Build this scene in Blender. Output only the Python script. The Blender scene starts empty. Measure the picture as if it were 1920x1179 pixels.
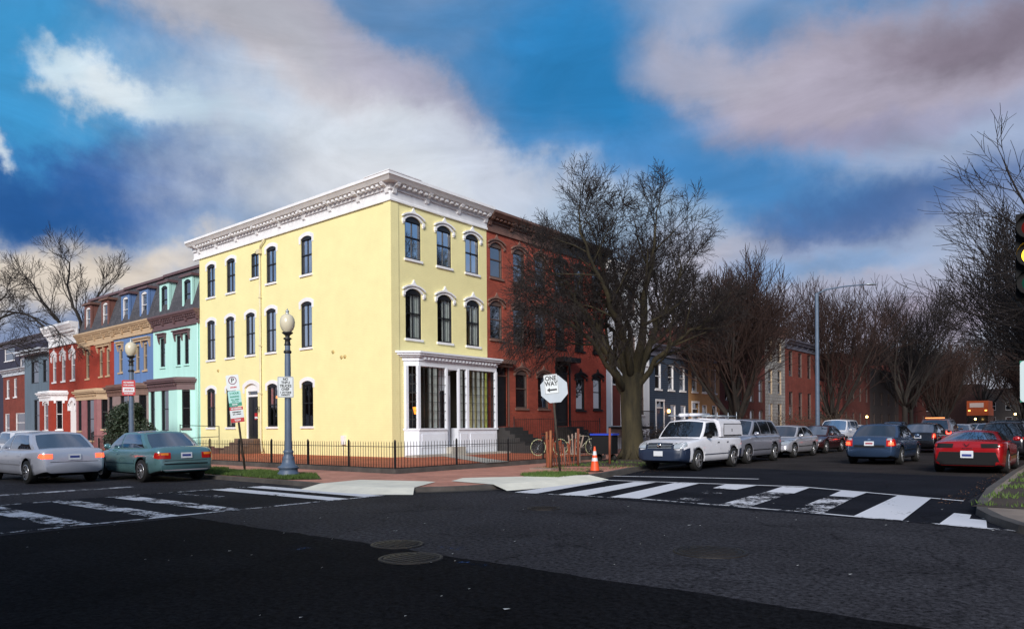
import bpy, math, random
from mathutils import Vector, Matrix
from mathutils.bvhtree import BVHTree
R=math.radians
sc=bpy.context.scene; C=sc.collection
PI=math.pi
# ---------------------------------------------------------------- camera
YAW=R(39.6); EYE=1.45
cd=bpy.data.cameras.new('camera'); cam=bpy.data.objects.new('camera',cd); C.objects.link(cam)
cam.matrix_world=Matrix.Translation((0,0,EYE))@Matrix.Rotation(YAW,4,'Z')@Matrix.Rotation(PI/2,4,'X')@Matrix.Rotation(R(-.43),4,'Z')
cd.sensor_width=36; cd.lens=36*1352/1920; cd.shift_y=.1102; cd.clip_end=3000; cd.clip_start=.1
sc.camera=cam
sc.view_settings.view_transform='Standard'; sc.view_settings.look='None'; sc.view_settings.gamma=1
sc.view_settings.exposure=0.35
# ---------------------------------------------------------------- sun + sky
SUN_AZ=Vector((.50,-.866)).normalized(); SUN_EL=R(25)
sd=bpy.data.lights.new('sun','SUN'); sd.energy=3.4; sd.angle=R(24); sd.color=(1,.955,.90)
so=bpy.data.objects.new('sun',sd); C.objects.link(so)
sdir=Vector((SUN_AZ.x*math.cos(SUN_EL),SUN_AZ.y*math.cos(SUN_EL),math.sin(SUN_EL)))
so.rotation_euler=(-sdir).to_track_quat('-Z','Y').to_euler()
W=bpy.data.worlds.new('World'); sc.world=W; W.use_nodes=True
nt=W.node_tree; N=nt.nodes; K=nt.links; N.clear()
def lin(c):
    return tuple(((v/255)/12.92 if v<=10 else (((v/255)+.055)/1.055)**2.4) for v in c)
def wn(t,**k):
    n=N.new(t)
    for a,b in k.items(): setattr(n,a,b)
    return n
def skydir(px,py):            # sky azimuth / elevation seen at a pixel of the photograph
    dx=px-960; dy=py-801; c,s=math.cos(R(.43)),math.sin(R(.43))
    u=c*dx-s*dy; v=s*dx+c*dy; f=1352
    x=u*math.cos(YAW)-f*math.sin(YAW); y=u*math.sin(YAW)+f*math.cos(YAW)
    return math.atan2(x,y), math.atan2(-v,math.hypot(x,y))
tc=wn('ShaderNodeTexCoord'); sep=wn('ShaderNodeSeparateXYZ'); K.new(tc.outputs['Generated'],sep.inputs[0])
at=wn('ShaderNodeMath',operation='ARCTAN2'); K.new(sep.outputs[0],at.inputs[0]); K.new(sep.outputs[1],at.inputs[1])
asn=wn('ShaderNodeMath',operation='ARCSINE'); K.new(sep.outputs[2],asn.inputs[0])
cb=wn('ShaderNodeCombineXYZ'); K.new(at.outputs[0],cb.inputs[0]); K.new(asn.outputs[0],cb.inputs[1])
n1=wn('ShaderNodeTexNoise'); n1.inputs['Scale'].default_value=2.6; n1.inputs['Detail'].default_value=7; n1.inputs['Roughness'].default_value=.45
K.new(tc.outputs['Generated'],n1.inputs['Vector'])
sb=wn('ShaderNodeVectorMath',operation='SUBTRACT'); K.new(n1.outputs['Color'],sb.inputs[0]); sb.inputs[1].default_value=(.5,.5,.5)
scl=wn('ShaderNodeVectorMath',operation='MULTIPLY'); K.new(sb.outputs[0],scl.inputs[0]); scl.inputs[1].default_value=(.34,.28,0)
wv=wn('ShaderNodeVectorMath',operation='ADD'); K.new(cb.outputs[0],wv.inputs[0]); K.new(scl.outputs[0],wv.inputs[1])
n3=wn('ShaderNodeTexNoise'); n3.inputs['Scale'].default_value=9; n3.inputs['Detail'].default_value=9; n3.inputs['Roughness'].default_value=.6; K.new(tc.outputs['Generated'],n3.inputs['Vector'])
s3=wn('ShaderNodeVectorMath',operation='SUBTRACT'); K.new(n3.outputs['Color'],s3.inputs[0]); s3.inputs[1].default_value=(.5,.5,.5)
s4=wn('ShaderNodeVectorMath',operation='MULTIPLY'); K.new(s3.outputs[0],s4.inputs[0]); s4.inputs[1].default_value=(.16,.12,0)
wv2=wn('ShaderNodeVectorMath',operation='ADD'); K.new(wv.outputs[0],wv2.inputs[0]); K.new(s4.outputs[0],wv2.inputs[1]); wv=wv2
# clear sky
sky=wn('ShaderNodeTexSky',sky_type='NISHITA',sun_disc=False); sky.sun_elevation=SUN_EL; sky.sun_rotation=math.atan2(SUN_AZ.x,SUN_AZ.y)
# base gradient of the cloud deck by height above the horizon
er=wn('ShaderNodeMapRange'); er.inputs['From Min'].default_value=-.02; er.inputs['From Max'].default_value=1.0; K.new(asn.outputs[0],er.inputs['Value'])
rp=wn('ShaderNodeValToRGB'); K.new(er.outputs[0],rp.inputs[0]); el=rp.color_ramp.elements
def SC(c,k=10): 
    c=lin(c); return (c[0]*k,c[1]*k,c[2]*k,1)
stops=[(0,(196,190,200)),(.12,(186,196,216)),(.24,(128,168,212)),(.4,(80,140,196)),(.7,(96,140,186)),(1,(110,140,175))]
el[0].position=0; el[0].color=(*lin(stops[0][1]),1); el[1].position=1; el[1].color=(*lin(stops[-1][1]),1)
for p,c in stops[1:-1]:
    e=el.new(p); e.color=(*lin(c),1)
k10=wn('ShaderNodeVectorMath',operation='MULTIPLY'); K.new(rp.outputs[0],k10.inputs[0]); k10.inputs[1].default_value=(7.2,7.2,7.2)
mx=wn('ShaderNodeMix',data_type='RGBA'); mx.inputs[0].default_value=.93
K.new(sky.outputs[0],mx.inputs[6]); K.new(k10.outputs[0],mx.inputs[7])
cur=mx.outputs[2]
# broken clouds all over the dome
n2=wn('ShaderNodeTexNoise'); n2.inputs['Scale'].default_value=1.7; n2.inputs['Detail'].default_value=4; n2.inputs['Roughness'].default_value=.5; n2.inputs['Distortion'].default_value=.4
mp2=wn('ShaderNodeMapping'); mp2.inputs['Scale'].default_value=(1,1,2.2); K.new(tc.outputs['Generated'],mp2.inputs[0]); K.new(mp2.outputs[0],n2.inputs['Vector'])
m2=wn('ShaderNodeMapRange',interpolation_type='SMOOTHSTEP'); m2.inputs['From Min'].default_value=.46; m2.inputs['From Max'].default_value=.68; m2.inputs['To Max'].default_value=.6; K.new(n2.outputs[0],m2.inputs['Value'])
mc=wn('ShaderNodeMix',data_type='RGBA'); K.new(m2.outputs[0],mc.inputs[0]); K.new(cur,mc.inputs[6]); mc.inputs[7].default_value=SC((196,196,212),7.2); cur=mc.outputs[2]
# the big cloud masses: px centre, px radii, turn, colour, strength, softness start
BL=[((1080,100),(330,330),-35,(48,132,194),1,.15),
 ((1660,390),(360,110),-6,(56,98,158),.6,.1),
 ((1300,190),(220,100),-25,(74,134,190),.5,.1),
 ((60,130),(330,300),0,(66,152,208),1,.2),

 ((330,330),(220,80),0,(70,130,190),.6,.1),
 ((560,120),(480,190),-26,(196,192,200),1,.25),
 ((400,10),(330,130),-12,(184,186,198),.95,.2),
 ((760,190),(330,120),-30,(172,172,194),.8,.1),
 ((680,310),(540,160),-8,(216,224,234),.95,.2),
 ((120,330),(350,115),-4,(44,96,162),1,.2),
 ((930,330),(330,110),-12,(200,208,224),.8,.1),
 ((205,185),(170,62),-26,(226,236,242),.95,.1),
 ((130,130),(90,40),-30,(206,226,238),.8,.0),
 ((310,240),(150,55),-12,(190,212,228),.7,.0),
 ((0,235),(60,30),0,(220,230,236),.8,.0),
 ((1640,100),(540,200),-8,(170,164,182),1,.35),
 ((1330,60),(280,120),-8,(186,184,200),.7,.1),
 ((1850,30),(360,150),-8,(126,116,132),.85,.05),
 ((1620,230),(380,70),-10,(148,146,178),.6,.0),
 ((1370,320),(500,115),-14,(66,136,198),.9,.1),
 ((1680,400),(330,90),-6,(58,96,156),.6,.0),
 ((80,445),(460,80),-6,(228,216,202),1,.2),
 ((40,560),(300,110),0,(128,146,182),.9,.2),
 ((660,420),(480,140),-8,(222,226,233),.9,.15),
 ((1180,400),(330,100),-6,(164,188,214),.8,.1),
 ((1360,530),(320,140),-4,(196,194,208),1,.2),
 ((1560,500),(300,60),-6,(110,156,206),.7,.0),
 ((1650,570),(330,60),-3,(176,178,200),.8,.1),
 ((1750,640),(420,80),0,(176,166,186),.9,.1)]
for (c,rad,rot,col,stg,s0) in BL:
    a,e=skydir(*c); a2,e2=skydir(c[0]+rad[0]*.5,c[1]); a3,e3=skydir(c[0],c[1]-rad[1]*.5)
    mpn=wn('ShaderNodeMapping',vector_type='TEXTURE'); mpn.inputs['Location'].default_value=(a,e,0)
    mpn.inputs['Rotation'].default_value=(0,0,R(rot)); mpn.inputs['Scale'].default_value=(abs(a2-a)*2,abs(e3-e)*2,1)
    K.new(wv.outputs[0],mpn.inputs[0])
    ln=wn('ShaderNodeVectorMath',operation='LENGTH'); K.new(mpn.outputs[0],ln.inputs[0])
    mr=wn('ShaderNodeMapRange',interpolation_type='SMOOTHERSTEP'); mr.inputs['From Min'].default_value=1.08; mr.inputs['From Max'].default_value=s0
    mr.inputs['To Max'].default_value=stg; K.new(ln.outputs['Value'],mr.inputs['Value'])
    m=wn('ShaderNodeMix',data_type='RGBA'); K.new(mr.outputs[0],m.inputs[0]); K.new(cur,m.inputs[6]); m.inputs[7].default_value=SC(col,7.6); cur=m.outputs[2]
n4=wn('ShaderNodeTexNoise'); n4.inputs['Scale'].default_value=5; n4.inputs['Detail'].default_value=9; n4.inputs['Roughness'].default_value=.62; n4.inputs['Distortion'].default_value=.8
mp4=wn('ShaderNodeMapping'); mp4.inputs['Scale'].default_value=(1,1,2.6); K.new(tc.outputs['Generated'],mp4.inputs[0]); K.new(mp4.outputs[0],n4.inputs['Vector'])
r4=wn('ShaderNodeMapRange'); r4.inputs['From Min'].default_value=.3; r4.inputs['From Max'].default_value=.7; r4.inputs['To Min'].default_value=.84; r4.inputs['To Max'].default_value=1.14; K.new(n4.outputs[0],r4.inputs['Value'])
v4=wn('ShaderNodeVectorMath',operation='SCALE'); K.new(cur,v4.inputs[0]); K.new(r4.outputs[0],v4.inputs['Scale']); cur=v4.outputs[0]
bg=wn('ShaderNodeBackground'); bg.inputs[1].default_value=.1; K.new(cur,bg.inputs[0])
wo=wn('ShaderNodeOutputWorld'); K.new(bg.outputs[0],wo.inputs[0])

# ---------------------------------------------------------------- materials
MC={}
def mat(name,col,rough=.7,metal=0,var=0,vs=3.,bump=0,bs=20.,emit=0,spec=.5,coat=0,streak=False):
    if name in MC: return MC[name]
    m=bpy.data.materials.new(name); m.use_nodes=True; t=m.node_tree; b=t.nodes['Principled BSDF']
    b.inputs['Roughness'].default_value=rough; b.inputs['Metallic'].default_value=metal
    b.inputs['Specular IOR Level'].default_value=spec; b.inputs['Coat Weight'].default_value=coat; b.inputs['Coat Roughness'].default_value=.05
    b.inputs['Base Color'].default_value=(*col,1)
    if emit: b.inputs['Emission Color'].default_value=(*col,1); b.inputs['Emission Strength'].default_value=emit
    if var or bump:
        tc=t.nodes.new('ShaderNodeTexCoord')
    if var:
        n=t.nodes.new('ShaderNodeTexNoise'); n.inputs['Scale'].default_value=vs; n.inputs['Detail'].default_value=6; n.inputs['Roughness'].default_value=.62
        if streak:
            mp=t.nodes.new('ShaderNodeMapping'); mp.inputs['Scale'].default_value=(1,1,.22); t.links.new(tc.outputs['Object'],mp.inputs[0]); t.links.new(mp.outputs[0],n.inputs['Vector'])
        else: t.links.new(tc.outputs['Object'],n.inputs['Vector'])
        r=t.nodes.new('ShaderNodeMapRange'); r.inputs['From Min'].default_value=.3; r.inputs['From Max'].default_value=.7
        r.inputs['To Min'].default_value=1-var; r.inputs['To Max'].default_value=1+var*.6; t.links.new(n.outputs[0],r.inputs['Value'])
        v=t.nodes.new('ShaderNodeVectorMath'); v.operation='SCALE'; v.inputs[0].default_value=col; t.links.new(r.outputs[0],v.inputs['Scale'])
        t.links.new(v.outputs[0],b.inputs['Base Color'])
    if bump:
        n=t.nodes.new('ShaderNodeTexNoise'); n.inputs['Scale'].default_value=bs; n.inputs['Detail'].default_value=4; t.links.new(tc.outputs['Object'],n.inputs['Vector'])
        bp=t.nodes.new('ShaderNodeBump'); bp.inputs['Strength'].default_value=bump; bp.inputs['Distance'].default_value=.02
        t.links.new(n.outputs[0],bp.inputs['Height']); t.links.new(bp.outputs[0],b.inputs['Normal'])
    MC[name]=m; return m
def brick(name,c1,c2,mortar,bw=.215,bh=.075,ms=.008,rough=.85,flat=False,bump=.5,dirt=.25,soft=.3,paver=False):
    if name in MC: return MC[name]
    m=bpy.data.materials.new(name); m.use_nodes=True; t=m.node_tree; b=t.nodes['Principled BSDF']; L=t.links
    tc=t.nodes.new('ShaderNodeTexCoord'); sp=t.nodes.new('ShaderNodeSeparateXYZ'); L.new(tc.outputs['Object'],sp.inputs[0])
    cx=t.nodes.new('ShaderNodeCombineXYZ')
    if flat: L.new(sp.outputs[0],cx.inputs[0]); L.new(sp.outputs[1],cx.inputs[1])
    else:
        ad=t.nodes.new('ShaderNodeMath'); L.new(sp.outputs[0],ad.inputs[0]); L.new(sp.outputs[1],ad.inputs[1]); L.new(ad.outputs[0],cx.inputs[0]); L.new(sp.outputs[2],cx.inputs[1])
    bt=t.nodes.new('ShaderNodeTexBrick'); L.new(cx.outputs[0],bt.inputs['Vector'])
    bt.inputs['Color1'].default_value=(*c1,1); bt.inputs['Color2'].default_value=(*c2,1); bt.inputs['Mortar'].default_value=(*mortar,1)
    bt.inputs['Scale'].default_value=1; bt.inputs['Mortar Size'].default_value=ms; bt.inputs['Brick Width'].default_value=bw; bt.inputs['Row Height'].default_value=bh; bt.inputs['Mortar Smooth'].default_value=.3
    n=t.nodes.new('ShaderNodeTexNoise'); n.inputs['Scale'].default_value=.9; n.inputs['Detail'].default_value=7; n.inputs['Roughness'].default_value=.65; L.new(tc.outputs['Object'],n.inputs['Vector'])
    r=t.nodes.new('ShaderNodeMapRange'); r.inputs['From Min'].default_value=.3; r.inputs['From Max'].default_value=.7; r.inputs['To Min'].default_value=1-dirt; r.inputs['To Max'].default_value=1+dirt*.5; L.new(n.outputs[0],r.inputs['Value'])
    v=t.nodes.new('ShaderNodeVectorMath'); v.operation='SCALE'; L.new(bt.outputs['Color'],v.inputs[0]); L.new(r.outputs[0],v.inputs['Scale']); L.new(v.outputs[0],b.inputs['Base Color'])
    bp=t.nodes.new('ShaderNodeBump'); bp.inputs['Strength'].default_value=bump; bp.inputs['Distance'].default_value=.008; bp.invert=True
    L.new(bt.outputs['Fac'],bp.inputs['Height']); L.new(bp.outputs[0],b.inputs['Normal']); b.inputs['Roughness'].default_value=rough; b.inputs['Specular IOR Level'].default_value=.3
    MC[name]=m; return m
def glassmat(name,refl=.5,tint=(.02,.025,.03),clear=0.,rough=.02):
    if name in MC: return MC[name]
    m=bpy.data.materials.new(name); m.use_nodes=True; t=m.node_tree; L=t.links; t.nodes.remove(t.nodes['Principled BSDF'])
    o=t.nodes['Material Output']; g=t.nodes.new('ShaderNodeBsdfGlossy'); g.inputs['Roughness'].default_value=rough; g.inputs['Color'].default_value=(.9,.93,1,1)
    tc=t.nodes.new('ShaderNodeTexCoord'); n=t.nodes.new('ShaderNodeTexNoise'); n.inputs['Scale'].default_value=1.3; L.new(tc.outputs['Object'],n.inputs['Vector'])
    bp=t.nodes.new('ShaderNodeBump'); bp.inputs['Strength'].default_value=.12; bp.inputs['Distance'].default_value=.03; L.new(n.outputs[0],bp.inputs['Height']); L.new(bp.outputs[0],g.inputs['Normal'])
    d=t.nodes.new('ShaderNodeBsdfDiffuse'); d.inputs['Color'].default_value=(*tint,1)
    base=d.outputs[0]
    if clear:
        tr=t.nodes.new('ShaderNodeBsdfTransparent'); tr.inputs['Color'].default_value=(.95,.97,.96,1)
        a=t.nodes.new('ShaderNodeMixShader'); a.inputs[0].default_value=clear; L.new(d.outputs[0],a.inputs[1]); L.new(tr.outputs[0],a.inputs[2]); base=a.outputs[0]
    lf=t.nodes.new('ShaderNodeLayerWeight'); lf.inputs['Blend'].default_value=.5; lw=t.nodes.new('ShaderNodeMath'); lw.operation='POWER'; lw.inputs[1].default_value=4; L.new(lf.outputs['Facing'],lw.inputs[0])
    mr=t.nodes.new('ShaderNodeMapRange'); mr.inputs['From Min'].default_value=0; mr.inputs['From Max'].default_value=1; mr.inputs['To Min'].default_value=refl; L.new(lw.outputs[0],mr.inputs['Value'])
    x=t.nodes.new('ShaderNodeMixShader'); L.new(mr.outputs[0],x.inputs[0]); L.new(base,x.inputs[1]); L.new(g.outputs[0],x.inputs[2]); L.new(x.outputs[0],o.inputs[0])
    MC[name]=m; return m
def asphalt(name,c,spk=.9,rough=.8):
    if name in MC: return MC[name]
    m=bpy.data.materials.new(name); m.use_nodes=True; t=m.node_tree; L=t.links; b=t.nodes['Principled BSDF']
    tc=t.nodes.new('ShaderNodeTexCoord')
    n=t.nodes.new('ShaderNodeTexNoise'); n.inputs['Scale'].default_value=17; n.inputs['Detail'].default_value=10; n.inputs['Roughness'].default_value=.85; L.new(tc.outputs['Object'],n.inputs['Vector'])
    n2=t.nodes.new('ShaderNodeTexNoise'); n2.inputs['Scale'].default_value=.55; n2.inputs['Detail'].default_value=6; n2.inputs['Roughness'].default_value=.6; L.new(tc.outputs['Object'],n2.inputs['Vector'])
    vo=t.nodes.new('ShaderNodeTexVoronoi'); vo.feature='DISTANCE_TO_EDGE'; vo.inputs['Scale'].default_value=.33; 
    nw=t.nodes.new('ShaderNodeTexNoise'); nw.inputs['Scale'].default_value=1.4; nw.inputs['Detail'].default_value=5; L.new(tc.outputs['Object'],nw.inputs['Vector'])
    ad=t.nodes.new('ShaderNodeVectorMath'); ad.operation='MULTIPLY_ADD'; L.new(nw.outputs['Color'],ad.inputs[0]); ad.inputs[1].default_value=(1.5,1.5,0); L.new(tc.outputs['Object'],ad.inputs[2]); L.new(ad.outputs[0],vo.inputs['Vector'])
    a=t.nodes.new('ShaderNodeMapRange'); a.inputs['From Min'].default_value=.40; a.inputs['From Max'].default_value=.62; a.inputs['To Min'].default_value=max(.15,1-spk*.6); a.inputs['To Max'].default_value=1+spk; L.new(n.outputs[0],a.inputs['Value'])
    c2=t.nodes.new('ShaderNodeMapRange'); c2.inputs['From Min'].default_value=.3; c2.inputs['From Max'].default_value=.7; c2.inputs['To Min'].default_value=.72; c2.inputs['To Max'].default_value=1.25; L.new(n2.outputs[0],c2.inputs['Value'])
    cr=t.nodes.new('ShaderNodeMapRange'); cr.inputs['From Min'].default_value=.002; cr.inputs['From Max'].default_value=.012; cr.inputs['To Min'].default_value=.66; cr.inputs['To Max'].default_value=1; L.new(vo.outputs[0],cr.inputs['Value'])
    mu=t.nodes.new('ShaderNodeMath'); mu.operation='MULTIPLY'; L.new(a.outputs[0],mu.inputs[0]); L.new(c2.outputs[0],mu.inputs[1])
    mu2=t.nodes.new('ShaderNodeMath'); mu2.operation='MULTIPLY'; L.new(mu.outputs[0],mu2.inputs[0]); L.new(cr.outputs[0],mu2.inputs[1])
    v=t.nodes.new('ShaderNodeVectorMath'); v.operation='SCALE'; v.inputs[0].default_value=c; L.new(mu2.outputs[0],v.inputs['Scale']); L.new(v.outputs[0],b.inputs['Base Color'])
    bp=t.nodes.new('ShaderNodeBump'); bp.inputs['Strength'].default_value=.5; bp.inputs['Distance'].default_value=.006; L.new(n.outputs[0],bp.inputs['Height']); L.new(bp.outputs[0],b.inputs['Normal'])
    b.inputs['Roughness'].default_value=rough; b.inputs['Specular IOR Level'].default_value=.02
    MC[name]=m; return m
def wornpaint(name,c,thr):
    if name in MC: return MC[name]
    m=bpy.data.materials.new(name); m.use_nodes=True; t=m.node_tree; L=t.links; b=t.nodes['Principled BSDF']; o=t.nodes['Material Output']
    tc=t.nodes.new('ShaderNodeTexCoord'); n=t.nodes.new('ShaderNodeTexNoise'); n.inputs['Scale'].default_value=7; n.inputs['Detail'].default_value=8; n.inputs['Roughness'].default_value=.8; L.new(tc.outputs['Object'],n.inputs['Vector'])
    n2=t.nodes.new('ShaderNodeTexNoise'); n2.inputs['Scale'].default_value=1.1; L.new(tc.outputs['Object'],n2.inputs['Vector'])
    ad=t.nodes.new('ShaderNodeMath'); ad.operation='MULTIPLY_ADD'; L.new(n2.outputs[0],ad.inputs[0]); ad.inputs[1].default_value=.6; L.new(n.outputs[0],ad.inputs[2])
    r=t.nodes.new('ShaderNodeMapRange'); r.inputs['From Min'].default_value=thr; r.inputs['From Max'].default_value=thr+.06; L.new(ad.outputs[0],r.inputs['Value'])
    b.inputs['Base Color'].default_value=(*c,1); b.inputs['Roughness'].default_value=.75; b.inputs['Specular IOR Level'].default_value=.2
    tr=t.nodes.new('ShaderNodeBsdfTransparent'); x=t.nodes.new('ShaderNodeMixShader'); L.new(r.outputs[0],x.inputs[0]); L.new(tr.outputs[0],x.inputs[1]); L.new(b.outputs[0],x.inputs[2]); L.new(x.outputs[0],o.inputs[0])
    MC[name]=m; return m
WHITE=mat('white_paint',(.80,.79,.80),.55,var=.10,vs=2.5,streak=True)
SHOPW=mat('shop_white_paint',(.72,.75,.82),.5,var=.07,vs=2)
YEL=brick('yellow_painted_brick',(.86,.775,.40),(.845,.76,.39),(.81,.725,.355),bump=.35,dirt=.07,rough=.7)
REDB=brick('red_brick',(.40,.080,.046),(.30,.060,.036),(.28,.085,.065),dirt=.3)
REDP=brick('red_painted_brick',(.34,.045,.025),(.29,.038,.022),(.25,.035,.02),dirt=.2)
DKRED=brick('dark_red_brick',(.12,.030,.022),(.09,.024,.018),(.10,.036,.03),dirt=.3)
TEAL=mat('mint_paint',(.46,.76,.69),.6,var=.08,vs=2,streak=True,bump=.2,bs=14)
BLUE=mat('blue_paint',(.115,.20,.40),.6,var=.15,vs=2,streak=True,bump=.2,bs=14)
GREYB=mat('grey_blue_paint',(.10,.14,.18),.65,var=.18,vs=2,streak=True,bump=.2)
NAVY=mat('navy_paint',(.022,.022,.045),.7,var=.25,vs=2)
TAN=mat('tan_trim_paint',(.48,.34,.21),.6,var=.12,vs=3)
PLUM=mat('plum_trim_paint',(.13,.075,.08),.55,var=.15,vs=3)
MAUVE=mat('mauve_paint',(.26,.105,.11),.6,var=.15,vs=3)
TAUPE=mat('taupe_paint',(.24,.17,.16),.6,var=.12,vs=3)
BRN=mat('brown_trim_paint',(.16,.085,.065),.6,var=.3,vs=2.5,streak=True)
BLKT=mat('black_trim_paint',(.012,.012,.013),.45,var=.2)
SLATE=brick('slate_shingles',(.10,.097,.11),(.07,.068,.08),(.03,.03,.034),bw=.22,bh=.13,ms=.01,dirt=.3)
DKROOF=mat('roof_felt',(.03,.03,.032),.9,var=.3)
WINF=mat('window_frame_paint',(.011,.011,.014),.4)
WINTAN=mat('window_frame_tan',(.40,.30,.20),.5)
WINWH=mat('window_frame_white',(.7,.68,.68),.5)
G_HI=glassmat('upper_window_glass',.72,(.015,.02,.03),.95)
G_LO=glassmat('lower_window_glass',.16,(.006,.007,.008),.9)
G_ROW=glassmat('row_window_glass',.30,(.010,.012,.014),0)
G_CAR=glassmat('car_glass',.22,(.008,.010,.012),0,.01)
G_CARL=glassmat('light_car_glass',.36,(.02,.03,.04),0,.01)
CURT=mat('curtain_cloth',(.55,.59,.57),.9,var=.15,vs=8)
CURTR=mat('red_curtain_cloth',(.34,.06,.03),.9,var=.3,vs=6)
DARKIN=mat('interior_shade_paint',(.010,.009,.009),.9)
IRON=mat('black_iron',(.011,.011,.012),.5)
POLE=mat('lamp_post_paint',(.095,.135,.20),.45,var=.15,vs=6)
GLOBE=mat('lamp_globe_glass',(.62,.56,.42),.25,spec=.5)
STEEL=mat('galvanised_steel',(.42,.46,.50),.4,metal=.6,var=.15)
SIGNW=mat('sign_white',(.62,.66,.68),.4)
SIGNBK=mat('sign_back_aluminium',(.42,.47,.52),.5,var=.08)
SIGNR=mat('sign_red',(.45,.012,.018),.4); SIGNG=mat('sign_green',(.02,.24,.16),.4); SIGNK=mat('sign_black',(.01,.01,.012),.4); SIGNT=mat('sign_pale_teal',(.36,.62,.60),.4)
ROTP=mat('rusty_post',(.045,.034,.024),.8,var=.4,vs=9)
CONC=mat('concrete',(.42,.39,.34),.85,var=.2,vs=1.5,bump=.3,bs=40)
RAMP=mat('pale_concrete',(.80,.76,.64),.85,var=.14,vs=2.0,bump=.3,bs=40)
KERB=mat('kerb_stone',(.085,.075,.068),.85,var=.4,vs=2.2,bump=.4,bs=20)
PAVB=brick('brick_paving',(.56,.26,.19),(.48,.21,.15),(.42,.22,.17),bw=.2,bh=.1,ms=.006,flat=True,bump=.25,dirt=.3)
YARDB=brick('orange_brick_paving',(.50,.14,.065),(.42,.11,.05),(.34,.11,.07),bw=.2,bh=.1,ms=.006,flat=True,bump=.25,dirt=.35)
TANW=mat('tan_pavement',(.24,.19,.155),.85,var=.25,vs=1.5,bump=.3,bs=40)
ASPH=asphalt('asphalt',(.027,.0265,.0305),1.8); ASPD=asphalt('new_black_asphalt',(.0078,.0080,.0094),1.2,.9); ASPM=asphalt('old_asphalt',(.034,.030,.030),.4); ASPC=asphalt('crossing_asphalt',(.015,.016,.021),.6)
SOIL=mat('soil',(.045,.03,.02),.95,var=.4,vs=2,bump=.5,bs=12)
GRASSG=mat('grass_blade',(.075,.13,.02),.7,var=.4,vs=4)
BARK=mat('bark',(.022,.017,.014),.9,var=.45,vs=6,bump=.9,bs=14,streak=True)
BARKM=mat('mossy_bark',(.036,.028,.012),.9,var=.7,vs=4,bump=.9,bs=12,streak=True)
TWIG=mat('twig_bark',(.015,.010,.009),.9); TWIGR=mat('reddish_twig_bark',(.034,.016,.012),.9)
TYRE=mat('tyre_rubber',(.008,.008,.008),.75); RIM=mat('alloy_rim',(.50,.50,.52),.3,metal=.8); DARKM=mat('black_plastic',(.009,.009,.010),.7,spec=.2)
PLATE=mat('number_plate',(.62,.64,.68),.4); PLATEB=mat('plate_ink',(.03,.05,.22),.4)
CHROME=mat('chrome',(.75,.75,.77),.12,metal=1)
HEADL=mat('headlight_lens',(.55,.58,.60),.12,metal=.5)
TAILR=mat('tail_light_red',(.42,.012,.008),.2,coat=.6)
TAILO=mat('tail_light_lit',(1.0,.08,.03),.3,emit=2.2)
TAILB=mat('brake_light_lit',(1.0,.05,.03),.3,emit=6.0)
AMBER=mat('amber_lens',(.8,.22,.02),.25)

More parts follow.
